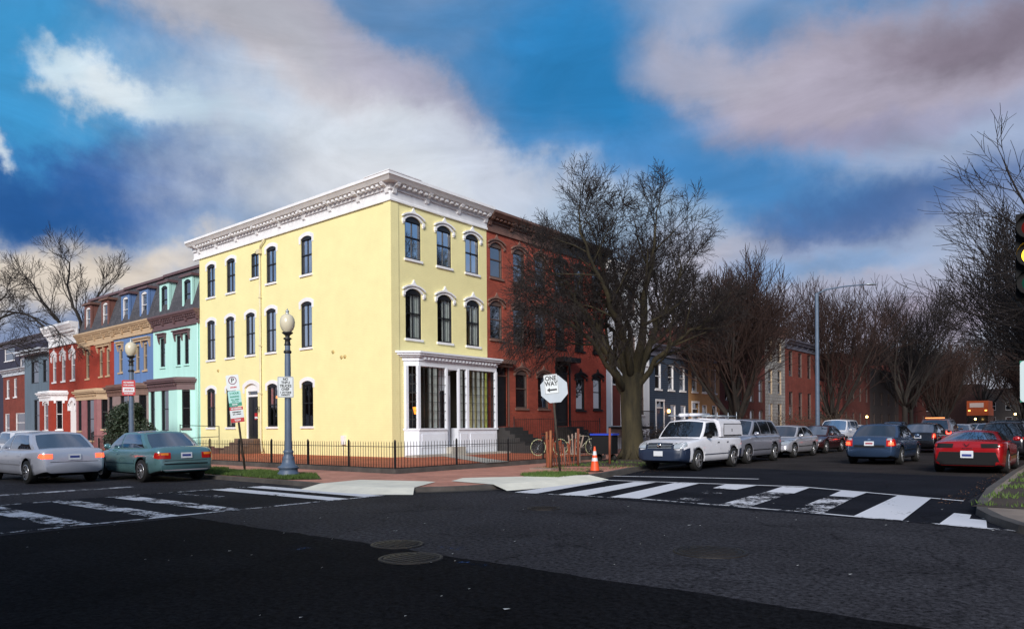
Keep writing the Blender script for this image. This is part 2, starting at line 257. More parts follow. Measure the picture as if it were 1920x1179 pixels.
# ---------------------------------------------------------------- mesh helpers
class MB:
    def __init__(s): s.v=[]; s.f=[]; s.m=[]; s.sm=[]; s.T=Matrix.Identity(4)
    def add(s,vs,fs,mi=0,smooth=False):
        o=len(s.v); T=s.T
        s.v+= [tuple(T@Vector(p)) for p in vs]
        s.f+= [tuple(o+i for i in f) for f in fs]; s.m+=[mi]*len(fs); s.sm+=[smooth]*len(fs); return s
    def box(s,x0,x1,y0,y1,z0,z1,mi=0):
        return s.add([(x0,y0,z0),(x1,y0,z0),(x1,y1,z0),(x0,y1,z0),(x0,y0,z1),(x1,y0,z1),(x1,y1,z1),(x0,y1,z1)],
            [(3,2,1,0),(4,5,6,7),(0,1,5,4),(1,2,6,5),(2,3,7,6),(3,0,4,7)],mi)
    def quad(s,*p,mi=0): return s.add(p,[tuple(range(len(p)))],mi)
    def prism(s,poly,z0,z1,mi=0):     # poly in xy, extruded in z
        n=len(poly); a=sum(poly[i][0]*poly[(i+1)%n][1]-poly[(i+1)%n][0]*poly[i][1] for i in range(n))
        if a<0: poly=poly[::-1]
        return s.add([(x,y,z0) for x,y in poly]+[(x,y,z1) for x,y in poly],[tuple(range(n))[::-1],tuple(range(n,2*n))]+[(i,(i+1)%n,n+(i+1)%n,n+i) for i in range(n)],mi)
    def slab(s,poly,y0,y1,mi=0):      # poly in xz, extruded in y
        n=len(poly); a=sum(poly[i][0]*poly[(i+1)%n][1]-poly[(i+1)%n][0]*poly[i][1] for i in range(n))
        if a<0: poly=poly[::-1]
        return s.add([(x,y0,z) for x,z in poly]+[(x,y1,z) for x,z in poly],[tuple(range(n)),tuple(range(n,2*n))[::-1]]+[(i,n+i,n+(i+1)%n,(i+1)%n) for i in range(n)],mi)
    def xslab(s,poly,x0,x1,mi=0):     # poly in yz, extruded in x
        n=len(poly); a=sum(poly[i][0]*poly[(i+1)%n][1]-poly[(i+1)%n][0]*poly[i][1] for i in range(n))
        if a<0: poly=poly[::-1]
        return s.add([(x0,y,z) for y,z in poly]+[(x1,y,z) for y,z in poly],[tuple(range(n))[::-1],tuple(range(n,2*n))]+[(i,(i+1)%n,n+(i+1)%n,n+i) for i in range(n)],mi)
    def tube(s,pts,rad,n=6,mi=0,smooth=True,cap=True):
        pts=[Vector(p) for p in pts]
        if not isinstance(rad,(list,tuple)): rad=[rad]*len(pts)
        vs=[]; fs=[]; up=None
        for i,p in enumerate(pts):
            d=(pts[min(i+1,len(pts)-1)]-pts[max(i-1,0)])
            if d.length<1e-9: d=Vector((0,0,1))
            d.normalize()
            if up is None:
                up=d.orthogonal().normalized()
            up=(up-d*up.dot(d)); 
            if up.length<1e-6: up=d.orthogonal()
            up.normalize(); w=d.cross(up)
            for k in range(n):
                a=2*PI*k/n; vs.append(tuple(p+(up*math.cos(a)+w*math.sin(a))*rad[i]))
        for i in range(len(pts)-1):
            for k in range(n):
                fs.append((i*n+k,i*n+(k+1)%n,(i+1)*n+(k+1)%n,(i+1)*n+k))
        if cap: fs.append(tuple(range(n))[::-1]); fs.append(tuple((len(pts)-1)*n+k for k in range(n)))
        return s.add(vs,fs,mi,smooth)
    def lathe(s,prof,n=20,c=(0,0,0),mi=0,axis='z',smooth=True):
        vs=[];fs=[]
        for r,h in prof:
            for k in range(n):
                a=2*PI*k/n; x,y=r*math.cos(a),r*math.sin(a)
                if axis=='z': p=(c[0]+x,c[1]+y,c[2]+h)
                else: p=(c[0]+x,c[1]+h,c[2]-y)
                vs.append(p)
        for i in range(len(prof)-1):
            for k in range(n): fs.append((i*n+k,i*n+(k+1)%n,(i+1)*n+(k+1)%n,(i+1)*n+k))
        return s.add(vs,fs,mi,smooth)
    def build(s,name,mats,parent=None,loc=(0,0,0),rz=0):
        me=bpy.data.meshes.new(name); me.from_pydata(s.v,[],s.f)
        if not isinstance(mats,(list,tuple)): mats=[mats]
        for m in mats: me.materials.append(m)
        if len(mats)>1: me.polygons.foreach_set('material_index',s.m)
        if any(s.sm): me.polygons.foreach_set('use_smooth',s.sm)
        me.update()
        o=bpy.data.objects.new(name,me); C.objects.link(o); o.parent=parent; o.location=loc; o.rotation_euler=(0,0,rz); return o
def tag(o,label=None,cat=None,group=None,kind=None):
    if label: o['label']=label
    if cat: o['category']=cat
    if group: o['group']=group
    if kind: o['kind']=kind
    return o
def empty(name,loc,rz=0,label=None,cat=None,group=None):
    o=bpy.data.objects.new(name,None); C.objects.link(o); o.location=loc; o.rotation_euler=(0,0,rz); o.empty_display_size=.2
    return tag(o,label,cat,group)
def kids(o): return [c for c in bpy.data.objects if c.parent==o]
def copy_tree(o,parent=None):
    c=o.copy(); C.objects.link(c); c.parent=parent
    for ch in kids(o): copy_tree(ch,c)
    return c
def text_mesh(txt,size,m,parent,loc,rot,name='lettering',bold=.0,sx=1.):
    cu=bpy.data.curves.new('t','FONT'); cu.body=txt; cu.size=size; cu.align_x='CENTER'; cu.align_y='CENTER'; cu.extrude=.001; cu.offset=bold
    cu.space_line=.85
    ob=bpy.data.objects.new('t',cu); C.objects.link(ob); dg=bpy.context.evaluated_depsgraph_get(); dg.update()
    me=bpy.data.meshes.new_from_object(ob.evaluated_get(dg)); bpy.data.objects.remove(ob); bpy.data.curves.remove(cu)
    me.materials.clear(); me.materials.append(m); me.name=name
    o=bpy.data.objects.new(name,me); C.objects.link(o); o.parent=parent; o.location=loc; o.rotation_euler=rot; o.scale=(sx,1,1); return o

# ---------------------------------------------------------------- wall with openings (plane y=0 facing -y, reveals go to +y)
def arch(x0,x1,z1,rise,n=8):
    if rise<=0: return [(x0,z1),(x1,z1)]
    w=(x1-x0)/2; cx=(x0+x1)/2; rad=(w*w+rise*rise)/(2*rise); cz=z1-rad
    a=math.asin(min(1,w/rad)); return [(cx+rad*math.sin(t),cz+rad*math.cos(t)) for t in [-a+2*a*i/n for i in range(n+1)]]
def wall_face(mb,W0,W1,Z0,Z1,ops,depth=.16,mi=0):
    xs=sorted({W0,W1,*[o[0] for o in ops],*[o[1] for o in ops]}); zs=sorted({Z0,Z1,*[o[2] for o in ops],*[o[3] for o in ops]})
    xs=[x for x in xs if W0-1e-6<=x<=W1+1e-6]; zs=[z for z in zs if Z0-1e-6<=z<=Z1+1e-6]
    for i in range(len(xs)-1):
        run=None
        for j in range(len(zs)-1):
            cx=(xs[i]+xs[i+1])/2; cz=(zs[j]+zs[j+1])/2
            if any(o[0]<cx<o[1] and o[2]<cz<o[3] for o in ops): continue
            mb.quad((xs[i],0,zs[j]),(xs[i+1],0,zs[j]),(xs[i+1],0,zs[j+1]),(xs[i],0,zs[j+1]),mi=mi)
    for o in ops:
        x0,x1,z0,z1=o[:4]; rise=o[4] if len(o)>4 else 0
        ap=arch(x0,x1,z1,rise)
        if rise>0:
            h=len(ap)//2
            mb.add([(x,0,z) for x,z in ap[:h+1]]+[(x0,0,z1)],[tuple(range(h+2))],mi)
            mb.add([(x,0,z) for x,z in ap[h:]]+[(x1,0,z1)],[tuple(range(len(ap)-h+1))],mi)
        pts=[(x0,z0),*ap,(x1,z0)]
        for k in range(len(pts)-1):
            (a,b),(c,d)=pts[k],pts[k+1]; mb.quad((a,0,b),(a,depth,b),(c,depth,d),(c,0,d),mi=mi)
        mb.quad((x0,0,z0),(x1,0,z0),(x1,depth,z0),(x0,depth,z0),mi=mi)
def win(root,T,x0,x1,z0,z1,rise=.1,fm=None,gm=None,sill=None,hood=None,hm=None,muntin=True,curtain=None,fw=.055,depth=.16,drop=.2,name='window'):
    fm=fm or WINF; gm=gm or G_ROW
    f=MB(); f.T=T; d0=depth-.07; spring=z1-rise
    f.box(x0,x0+fw,d0,depth+.04,z0,spring); f.box(x1-fw,x1,d0,depth+.04,z0,spring); f.box(x0+fw,x1-fw,d0,depth+.04,z0,z0+fw*1.3)
    ap=arch(x0,x1,z1,rise); zc=spring-.05
    f.slab([(x0,zc),*([(x0,spring)] if rise>0 else []),*ap,*([(x1,spring)] if rise>0 else []),(x1,zc)] if rise>0 else [(x0,spring-fw),(x0,spring),(x1,spring),(x1,spring-fw)],d0-.006,depth+.035)
    zm=(z0+z1)/2+.02
    f.box(x0+fw,x1-fw,d0+.02,depth+.03,zm-.025,zm+.025)
    if muntin: f.box((x0+x1)/2-.013,(x0+x1)/2+.013,d0+.035,depth+.025,z0+fw*1.3,zc)
    o=f.build(name,fm,root)
    p=MB(); p.T=T; p.quad((x0+.01,depth+.004,z0+.01),(x1-.01,depth+.004,z0+.01),(x1-.01,depth+.004,zc+.03),(x0+.01,depth+.004,zc+.03)); p.build('pane',gm,o)
    if curtain:
        c=MB(); c.T=T; cm,a,b,c0,c1=curtain; n=10; w=x1-x0
        vs=[];fs=[]
        for i in range(n+1):
            x=x0+w*(a+(b-a)*i/n); y=depth+.07+.02*math.sin(i*2.4); vs+=[(x,y,z0+(z1-z0)*c0),(x,y,z0+(z1-z0)*c1)]
        for i in range(n): fs.append((2*i,2*i+2,2*i+3,2*i+1))
        c.add(vs,fs); c.build('curtain',cm,o)
    if sill:
        s=MB(); s.T=T; s.box(x0-.06,x1+.06,-.07,.02,z0-.10,z0-.002); s.build('sill',sill,o)
    if hood:
        h=MB(); h.T=T; hw=.17 if hood!='ornate' else .10; rise=max(rise,.03)
        inner=arch(x0,x1,z1,rise,10); outer=arch(x0-hw*.9,x1+hw*.9,z1+hw*(1.05 if hood!='flat' else 1),rise+.05,10)
        if hood=='flat':
            h.box(x0-.12,x1+.12,-.05,0,z1,z1+.2)
        elif hood=='plain':
            for k in range(10):
                h.slab([inner[k],outer[k],outer[k+1],inner[k+1]],-.02,0)
            h.slab([(x0-hw*.9,outer[0][1]),(x0,inner[0][1]),(x0,inner[0][1]-drop),(x0-hw*.8,inner[0][1]-drop)],-.02,0)
            h.slab([(x1+hw*.9,outer[-1][1]),(x1,inner[-1][1]),(x1,inner[-1][1]-drop),(x1+hw*.8,inner[-1][1]-drop)],-.02,0)
        else:   # moulded arch with pointed crest and dropped ends
            for k in range(10):
                h.slab([inner[k],outer[k],outer[k+1],inner[k+1]],-.05,0)
            o2=arch(x0-hw*1.7,x1+hw*1.7,z1+hw*1.7,rise*.75+.05,10); o1=arch(x0-hw*1.7,x1+hw*1.7,z1+hw*1.0,rise*.75+.05,10)
            for k in range(10): h.slab([o1[k],o2[k],o2[k+1],o1[k+1]],-.11,-.001)
            cx=(x0+x1)/2; zt=z1+hw*1.5-.01
            h.slab([(cx-.30,zt-.05),(cx-.15,zt+.03),(cx-.07,zt+.10),(cx,zt+.24),(cx+.07,zt+.10),(cx+.15,zt+.03),(cx+.30,zt-.05)],-.07,0)
            for sx,e in ((x0-hw*1.15,-1),(x1+hw*1.15,1)):
                h.box(sx-.055,sx+.055,-.09,0,inner[0][1]-drop*.7,inner[0][1]+.02); h.box(sx-.035,sx+.035,-.06,0,inner[0][1]-drop*.7-.06,inner[0][1]-drop*.7)
        h.build('hood',hm or WHITE,o)
    return o
def cornice(root,T,x0,x1,zb,zt,out,m,frieze=None,m0=False,m1=False,brk=2.0,den=.22,name='cornice',end0=0,end1=0,bw=.19,roofm=None):
    """moulded cornice along x from zb (bottom of frieze) to zt; out = overhang (towards -y); m0/m1 mitre the ends"""
    c=MB(); c.T=T; H=zt-zb; fz=zb+H*.44   # frieze top
    def run(prof):   # prof: (out,z) list, open polyline -> closed to the wall
        pts=[(0,prof[0][1])]+prof+[(0,prof[-1][1])]
        vs=[];n=len(pts)
        for o,z in pts: vs.append((x0-(o if m0 else end0),-o,z))
        for o,z in pts: vs.append((x1+(o if m1 else end1),-o,z))
        fs=[(i,i+1,n+i+1,n+i) for i in range(n-1)]+[tuple(range(n))[::-1],tuple(range(n,2*n))]
        c.add(vs,fs)
    run([(.04,zb),(.04,fz)]) ; run([(.09,zb-.05),(.09,zb+.03),(.045,zb+.08)])
    s0=zt-H*.30
    run([(.12,fz+.001),(.12,s0-H*.04),(.12,s0)]); run([(out*.72,s0+.001),(out*.80,s0+H*.06),(out*.92,s0+H*.14),(out,s0+H*.17),(out,zt-.001)]) 
    L=x1-x0; nb=max(1,round(L/brk)); 
    for i in range(nb+1):
        x=x0+L*i/nb; x=min(max(x,x0+bw*.7),x1-bw*.7)
        pr=[(-.03,fz-.16),(-.12,fz-.13),(-.16,fz),(-.17,fz+.06),(-out*.62,s0-.10),(-out*.70,s0-.03),(-out*.70,s0),(-.0,s0)]
        c.xslab(pr,x-bw/2,x+bw/2)
    nd=int(L/den)
    for i in range(nd):
        x=x0+L*(i+.5)/nd; c.box(x-den*.24,x+den*.24,-out*.62,-.12,s0-H*.13,s0-.001)
    o=c.build(name,m,root)
    return o
ID=Matrix.Identity(4)
def side_T(x,y,rz): return Matrix.Translation((x,y,0))@Matrix.Rotation(rz,4,'Z')

# ================================================================ GROUND
g=MB(); g.quad((-900,-400,-.03),(700,-400,-.03),(700,1500,-.03),(-900,1500,-.03)); tag(g.build('ground',SOIL),kind='structure')
def lerp_(a,b,t): return a+(b-a)*t
def sheet(name,poly,z,m): 
    b=MB(); 
    a=sum(poly[i][0]*poly[(i+1)%len(poly)][1]-poly[(i+1)%len(poly)][0]*poly[i][1] for i in range(len(poly)))
    if a<0: poly=poly[::-1]
    b.add([(x,y,z) for x,y in poly],[tuple(range(len(poly)))]); return tag(b.build(name,m),kind='structure')
sheet('road',[(-220,-6),(120,-6),(120,16),(-1,16),(-1.2,420),(-17.5,420),(-17,100),(-14.5,40),(-13.5,16),(-220,16)],0,ASPH)
pe=[(-.4,5.8),(-2.1,5.83),(-4.5,5.82),(-7.34,5.84),(-9.5,5.78),(-12.02,5.8)]
pr_=random.Random(2); pe=[(lerp_(pe[i][0],pe[i+1][0],k/12),lerp_(pe[i][1],pe[i+1][1],k/12)+pr_.uniform(-.035,.035)) for i in range(5) for k in range(12)]
sheet('road_patch',[(-12.0,-5.9),(9,-5.9),(9,5.8)]+pe,.004,ASPD)
sheet('road_surface',[(-12.6,24.4),(-2.1,23.4),(-2.1,400),(-17,400),(-16,120),(-15,70),(-14.2,50),(-12.9,36)],.004,ASPM)
sheet('crossing_surface',[(-11.0,12.55),(-1.0,11.9),(-2.05,15.9),(-2.1,23.2),(-12.4,24.2),(-12.0,20.7),(-11.1,16.9)],.003,ASPC)
sheet('crossing_patch',[(-16.9,-3),(-12.05,-3),(-12.0,10.25),(-16.9,10.3)],.003,ASPC)
def arcp(c,r,a0,a1,n): return [(c[0]+r*math.cos(R(a0+(a1-a0)*i/n)),c[1]+r*math.sin(R(a0+(a1-a0)*i/n))) for i in range(n+1)]
KL=[(-220,10.75),(-16,10.7)]+[(-14.9,10.66),(-13.6,10.62),(-12.75,10.72),(-12.1,11.15),(-11.55,11.9),(-11.2,12.8),(-11.0,13.8),(-11.0,15.2),(-11.15,16.8),(-11.5,18.7),(-12.0,20.6),(-12.4,23),(-12.9,36),(-14.2,50),(-15,70),(-16,120),(-17,420)]
def offs(path,d):
    out=[]
    for i,p in enumerate(path):
        a=Vector(path[max(i-1,0)]); b=Vector(path[min(i+1,len(path)-1)]); t=(b-a).normalized(); n=Vector((-t.y,t.x)); out.append((p[0]+n.x*d,p[1]+n.y*d))
    return out
def land(name,path,far,z,m):
    inn=offs(path,.16) ; b=MB(); poly=inn+far
    sheet(name,poly,z,m)
    k=MB(); n=len(path)
    vs=[(x,y,-.02) for x,y in path]+[(x,y,z+.006) for x,y in offs(path,.02)]+[(x,y,z+.008) for x,y in offs(path,.17)]
    k.add(vs,[(i,i+1,n+i+1,n+i) for i in range(n-1)]+[(n+i,n+i+1,2*n+i+1,2*n+i) for i in range(n-1)])
    tag(k.build('kerb',KERB),kind='structure')
land('pavement',KL,[(-220,420)],.10,PAVB)
gut=offs(KL,-.02)[1:17]; gu2=offs(KL,-.30)[1:17]
gm=MB(); gn=len(gut); gm.add([(x,y,.008) for x,y in gut]+[(x,y,.008) for x,y in gu2],[(i,i+1,gn+i+1,gn+i) for i in range(gn-1)]); tag(gm.build('gutter',mat('gutter_grime',(.045,.038,.032),.9,var=.5,vs=3,bump=.4)),kind='structure')
KR=[(120,9.6),(2.2,9.75),(.6,10.2),(-.35,10.85),(-.95,11.7),(-1.35,12.6),(-1.65,13.6),(-1.8,15),(-2.0,18),(-2.15,25),(-2.2,60),(-2.2,420)]
KRr=KR[::-1]
land('pavement_opposite',KRr,[(120,420)],.10,TANW)
land('pavement_near',[(-220,-6.2),(-30,-6.2),(60,-6.2),(120,-6.2)][::-1],[(-220,-60),(120,-60)],.10,CONC)
# ramps, concrete corner, grass
def ramp(poly,m=RAMP,z=.156): return sheet('kerb_ramp',poly,z,m)
#ramp([(-14.6,10.95),(-13.4,10.84),(-12.85,10.95),(-12.3,11.35),(-12.9,12.55),(-14.9,11.9)])
#ramp([(-11.35,12.85),(-11.18,13.9),(-11.18,14.9),(-12.2,15.2),(-13.2,14.3),(-12.6,13.0)])
def ramp3(pin,pout):
    b=MB(); n=len(pin); b.add([(x,y,.116) for x,y in pin[0]]+[(x,y,.116) for x,y in pin[1]]+[(x,y,.006) for x,y in pout],[(i,i+1,n+i+1,n+i) if False else (i,i+1,len(pin[0])+i+1,len(pin[0])+i) for i in range(len(pin[0])-1)]+[(len(pin[0])+i,len(pin[0])+i+1,2*len(pin[0])+i+1,2*len(pin[0])+i) for i in range(len(pin[0])-1)])
    tag(b.build('kerb_ramp',RAMP),kind='structure')
def sub(i,j,d): return offs(KL,d)[i:j]
RJ=mat('ramp_joint',(.30,.27,.22),.9)
ramp3([[(-15.1,12.0),(-14.2,12.3),(-13.3,12.6),(-12.9,12.6)],sub(2,6,-.03)],sub(2,6,-.62))
ramp3([[(-12.75,13.0),(-13.3,14.0),(-12.9,14.6),(-12.3,15.3)],sub(7,11,-.03)],sub(7,11,-.62))
sheet('footpath',[(-16.2,18.2),(-16.2,19.4),(-21.7,22.9),(-21.7,21.6)],.262,CONC)
sheet('yard',[(-60,14.5),(-16.35,14.35),(-16.35,19.6),(-16.6,26.2),(-22.9,26.2),(-22.9,40),(-60,40)],.25,YARDB)
yk=MB(); yk.prism([(-60,14.38),(-16.25,14.22),(-16.25,19.6),(-16.5,26.2),(-16.7,26.2),(-16.45,19.6),(-16.45,14.42),(-60,14.58)],.09,.246); tag(yk.build('yard_kerb',KERB),kind='structure')
sheet('verge',[(-24.2,11.0),(-16.9,10.95),(-16.2,11.6),(-18.1,12.8),(-24.5,13.0)],.108,SOIL)
sheet('verge',[(-90,11.0),(-25.2,11.0),(-25.2,13.0),(-90,13.0)],.108,SOIL)
sheet('verge',[(-11.3,15.6),(-11.45,17.3),(-12.8,17.6),(-12.9,15.9),(-12.2,15.35)],.108,SOIL)
sheet('tree_bed',[(-12.4,21.5),(-13.0,33),(-14.5,50),(-15.6,80),(-18,300),(-19.5,300),(-17.5,60),(-16.2,28),(-15.0,19.8)],.108,SOIL)
sheet('lawn',[(-1.75,13.9),(-1.6,14.5),(-1.85,25),(-1.9,300),(60,300),(60,14.2)],.108,SOIL)
rnd=random.Random(7)
def grass(poly,n,h,name='grass',m=GRASSG,zb=.11):
    b=MB(); xs=[p[0] for p in poly]; ys=[p[1] for p in poly]; k=0
    def inside(x,y):
        c=False
        for i in range(len(poly)):
            x1,y1=poly[i]; x2,y2=poly[i-1]
            if (y1>y)!=(y2>y) and x<(x2-x1)*(y-y1)/(y2-y1)+x1: c=not c
        return c
    while k<n:
        x=rnd.uniform(min(xs),max(xs)); y=rnd.uniform(min(ys),max(ys))
        if not inside(x,y): continue
        if math.sin(x*2.1+1)+math.cos(y*2.7)+math.sin(x*5.3+y*3)*.5<-1.0+rnd.random()*.5: k+=.3; continue
        k+=1; hh=h*rnd.uniform(.4,1); a=rnd.uniform(0,PI); dx,dy=.012*math.cos(a),.012*math.sin(a); lx,ly=rnd.uniform(-.5,.5)*hh,rnd.uniform(-.5,.5)*hh
        b.add([(x-dx,y-dy,zb),(x+dx,y+dy,zb),(x+lx,y+ly,zb+hh)],[(0,1,2)])
    tag(b.build(name,m),kind='stuff')
grass([(-24.2,11.0),(-16.9,10.95),(-16.3,11.6),(-18.1,12.75),(-24.5,12.9)],14000,.10)
grass([(-11.3,15.6),(-11.45,17.3),(-12.8,17.6),(-12.9,15.9),(-12.2,15.35)],3500,.10)
grass([(-1.75,14.0),(-1.85,25),(-1.9,40),(3,40),(3,14.4)],16000,.09)
grass([(-12.1,18.5),(-12.1,24),(-15,24),(-14.5,18.5)],900,.08)
# ---- road paint
PW=wornpaint('road_paint',(.66,.66,.70),.60); PF=wornpaint('faded_road_paint',(.42,.42,.45),.90); PM=wornpaint('worn_road_paint',(.60,.60,.64),.78)
def mark(poly,m=PW,name='road_marking',z=.010): 
    return sheet(name,poly,z,m)
S=[((-10.72,16.3),(-10.30,16.4),(-9.62,12.45),(-10.2,12.4),PW),((-9.55,16.55),(-9.02,16.7),(-8.45,12.6),(-9.1,12.55),PW),((-8.56,16.9),(-7.95,17.0),(-7.25,12.75),(-7.9,12.7),PW),
 ((-7.3,17.1),(-6.55,17.2),(-6.5,15.8),(-7.1,15.9),PW),((-7.0,15.8),(-6.5,15.7),(-6.1,12.7),(-6.5,12.6),PF),((-5.95,17.2),(-5.33,17.2),(-5.15,15.6),(-5.75,15.6),PW),((-5.75,15.5),(-5.2,15.5),(-4.92,12.45),(-5.5,12.5),PM),
 ((-4.55,16.9),(-3.98,16.8),(-3.92,15.4),(-4.4,15.45),PW),((-4.4,15.3),(-3.9,15.3),(-3.62,12.4),(-4.15,12.45),PM),((-3.32,16.3),(-2.68,16.1),(-2.40,12.12),(-3.12,12.25),PW),((-1.94,13.6),(-1.69,13.5),(-1.64,12.9),(-1.42,12.85),(-1.3,11.85),(-1.9,11.95),PW)]
for s in S: mark(list(s[:-1]),s[-1])
mark([(-10.7,16.5),(-5.6,17.3),(-2.1,15.75),(-2.1,15.87),(-5.6,17.44),(-10.7,16.64)],PW,z=.014); mark([(-10.3,12.30),(-7,12.62),(-4,12.28),(-.87,11.68),(-.87,11.8),(-4,12.4),(-7,12.74),(-10.3,12.42)],PM,z=.014)
mark([(-11.2,18.1),(-9.9,18.5),(-7.3,19.2),(-7.3,19.36),(-9.9,18.68),(-11.2,18.25)],PW)
for (a,b,m) in ((3.9,4.4,PM),(5.3,5.75,PM),(6.45,6.9,PM),(7.7,8.05,PF),(8.75,9.25,PW),(9.65,10.12,PW),(2.5,3.1,PW)):
    mark([(-16.6,a),(-12.15,a+.1),(-12.05,b+.05),(-16.6,b)],m)
mark([(-12.14,-3),(-12.02,-3),(-11.98,10.2),(-12.1,10.2)],PM,z=.014)
mark([(-16.7,-3),(-16.58,-3),(-16.6,10.2),(-16.72,10.2)],PM,z=.014)
mark([(-19.4,0),(-19.1,0),(-19.1,8),(-19.4,8)],PM)
BLP=wornpaint('blue_utility_paint',(.008,.05,.16),.95)
for x,y,w in ((-7.2,5.1,.5),(-6.2,6.2,.3),(-5.2,5.6,.5),(-8.6,10.1,.5),(-4.0,5.2,.5)): mark([(x-w,y-.12),(x+w,y-.04),(x+w*.9,y+.12),(x-w*.8,y+.06)],BLP,'utility_marking')
IRONC=mat('manhole_iron',(.018,.014,.012),.6,metal=.3,var=.3,bump=.8,bs=30)
def manhole(x,y,r,lab):
    t=empty('manhole_cover',(x,y,0),0,lab,'manhole cover','manhole covers in the road')
    m=MB(); m.lathe([(0,.012),(r*.86,.012),(r*.86,.006)],28); 
    for a in range(-3,4): 
        w=math.sqrt(max(.01,.8-(a*.24)**2))*r*.8; m.box(-w,w,a*r*.22-.012,a*r*.22+.012,.012,.018)
    m.build('lid',IRONC,t); m=MB(); m.lathe([(r*.88,.006),(r*.88,.014),(r,.014),(r,.0)],28); m.build('ring',IRONC,t)
manhole(-3.54,7.84,.42,'iron manhole cover in the grey asphalt at centre right, nearest the crosswalk stripes')
manhole(-6.83,6.0,.33,'farther of the two paired manhole covers near the black asphalt edge')
manhole(-5.98,5.45,.36,'nearer of the two paired manhole covers, on the black asphalt')
manhole(-7.76,10.26,.30,'small dark manhole cover beyond the others, closest to the corner ramps')
# gutter and storm drain
# ================================================================ YELLOW CORNER BUILDING
YX,YY=-22.86,19.85
yb=empty('corner_building',(YX,YY,0),0,'three-storey pale yellow brick corner building with white bracketed cornice and white shopfront','building')
TR=Matrix.Rotation(PI/2,4,'Z')
LW=[]   # left facade windows: centre, width, z0, z1
for c in (-37.62,-35.55,-31.74,-28.80): LW.append((c-YX,.87,8.66,10.45,.12))
LW.append((-33.22-YX,.72,9.12,10.36,.03))
for c in (-37.65,-35.66,-33.68,-31.79,-28.83): LW.append((c-YX,.87,5.25,7.40,.12))
for c in (-37.70,-35.65,-31.73,-28.80): LW.append((c-YX,.90,1.58,3.70,.13))
opsL=[(c-w/2,c+w/2,a,b,r) for c,w,a,b,r in LW]+[(-33.66-.62-YX,-33.66+.62-YX,.98,3.78,.2)]
RW=[(c-YY,.92,8.64,10.47,.19) for c in (21.09,22.96,24.80)]+[(c-YY,.92,5.26,7.40,.19) for c in (21.09,22.97,24.83)]
opsR=[(c-w/2,c+w/2,a,b,r) for c,w,a,b,r in RW]+[(.80,5.96,.25,4.2)]
w=MB(); wall_face(w,-16.02,0,0,11.3,opsL,.10)
w.T=TR; wall_face(w,0,5.97,0,11.3,opsR,.10); w.T=ID
w.quad((-16.02,0,0),(-16.02,0,11.3),(-16.02,5.97,11.3),(-16.02,5.97,0)); w.quad((-16.02,5.97,0),(-16.02,5.97,11.3),(0,5.97,11.3),(0,5.97,0))
w.box(-15.0,-1.3,1.3,5.0,.1,11,1); w.build('wall',[YEL,DARKIN],yb)  # box behind the windows: room darkness put into its colour
pl=MB(); pl.box(-.42,.02,-.03,-.001,.2,10.9); pl.box(.001,.03,-.028,.40,.2,10.9); pl.build('corner_pilaster',YEL,yb)
rf=MB(); rf.box(-16.0,-.02,.02,5.9,11.7,11.85); rf.build('roof',DKROOF,yb)
rn=random.Random(3)
for i,(c,ww,a,b,r) in enumerate(LW):
    hi=a>5; 
    cu=None
    if hi: cu=(CURT,.30,.62,0,1) if i in (0,1,3,5,6,7) else None
    if a<2 and i%2==0: cu=(CURTR,.1,.5,.5,1)
    win(yb,ID,c-ww/2,c+ww/2,a,b,r,gm=G_HI if hi else G_LO,sill=WHITE,hood=None if ww<.8 else 'plain',depth=.10,curtain=cu)
for i,(c,ww,a,b,r) in enumerate(RW):
    win(yb,TR,c-ww/2,c+ww/2,a,b,r,gm=G_HI if a>8 else glassmat('mid_window_glass',.30,(.02,.02,.025),.96),sill=WHITE,hood='ornate',depth=.10,curtain=(CURT,.45,.98,0,1) if a<8 else (CURT,.5,.9,0,.45),fw=.05)
cornice(yb,ID,-16.02,0,10.93,11.86,.58,WHITE,m1=True,brk=2.0,den=.30,end0=.55)
cornice(yb,TR,0,5.97,10.93,11.86,.58,WHITE,m0=True,brk=1.98,den=.30)
# raised parapet cap round the corner
cp=MB(); cp.box(-1.0,.60,-.60,-.02,11.861,11.90); cp.box(.02,.60,-.02,1.2,11.861,11.90); cp.build('cornice_cap',WHITE,yb)
# side door with transom
dx=-33.66-YX
d=MB(); d.box(dx-.62,dx-.5,.10,.2,.98,3.4); d.box(dx+.5,dx+.62,.10,.2,.98,3.4); d.slab([(dx-.62,3.4),*arch(dx-.62,dx+.62,3.78,.2),(dx+.62,3.4)],.10,.2); d.box(dx-.5,dx+.5,.12,.2,3.12,3.22)
do=d.build('door_frame',WHITE,yb)
d=MB(); d.box(dx-.5,dx+.5,.15,.2,.98,3.12,); 
for z0,z1 in ((1.15,1.75),(1.85,3.0)): 
    for s in (-1,1): d.box(dx+s*.24-.17,dx+s*.24+.17,.135,.15,z0,z1)
dd=d.build('door',mat('black_door_paint',(.012,.012,.016),.35),yb); h=MB(); h.lathe([(0,0),(.035,0),(.035,-.05),(0,-.06)],10,(dx+.4,.13,2.0),axis='y'); h.build('handle',CHROME,dd)
d=MB(); d.box(dx+.12,dx+.36,.118,.134,1.95,2.28); d.build('notice',SIGNR,dd); d=MB(); d.box(dx+.16,dx+.40,.10,.117,2.0,2.1); d.build('notice',SIGNW,dd)
p=MB(); p.box(dx-.5,dx+.5,.16,.17,3.22,3.42); p.build('transom_pane',G_LO,yb)
h=MB()
inner=arch(dx-.62,dx+.62,3.78,.2,10); outer=arch(dx-.8,dx+.8,3.98,.25,10)
for k in range(10): h.slab([inner[k],outer[k],outer[k+1],inner[k+1]],-.02,0)
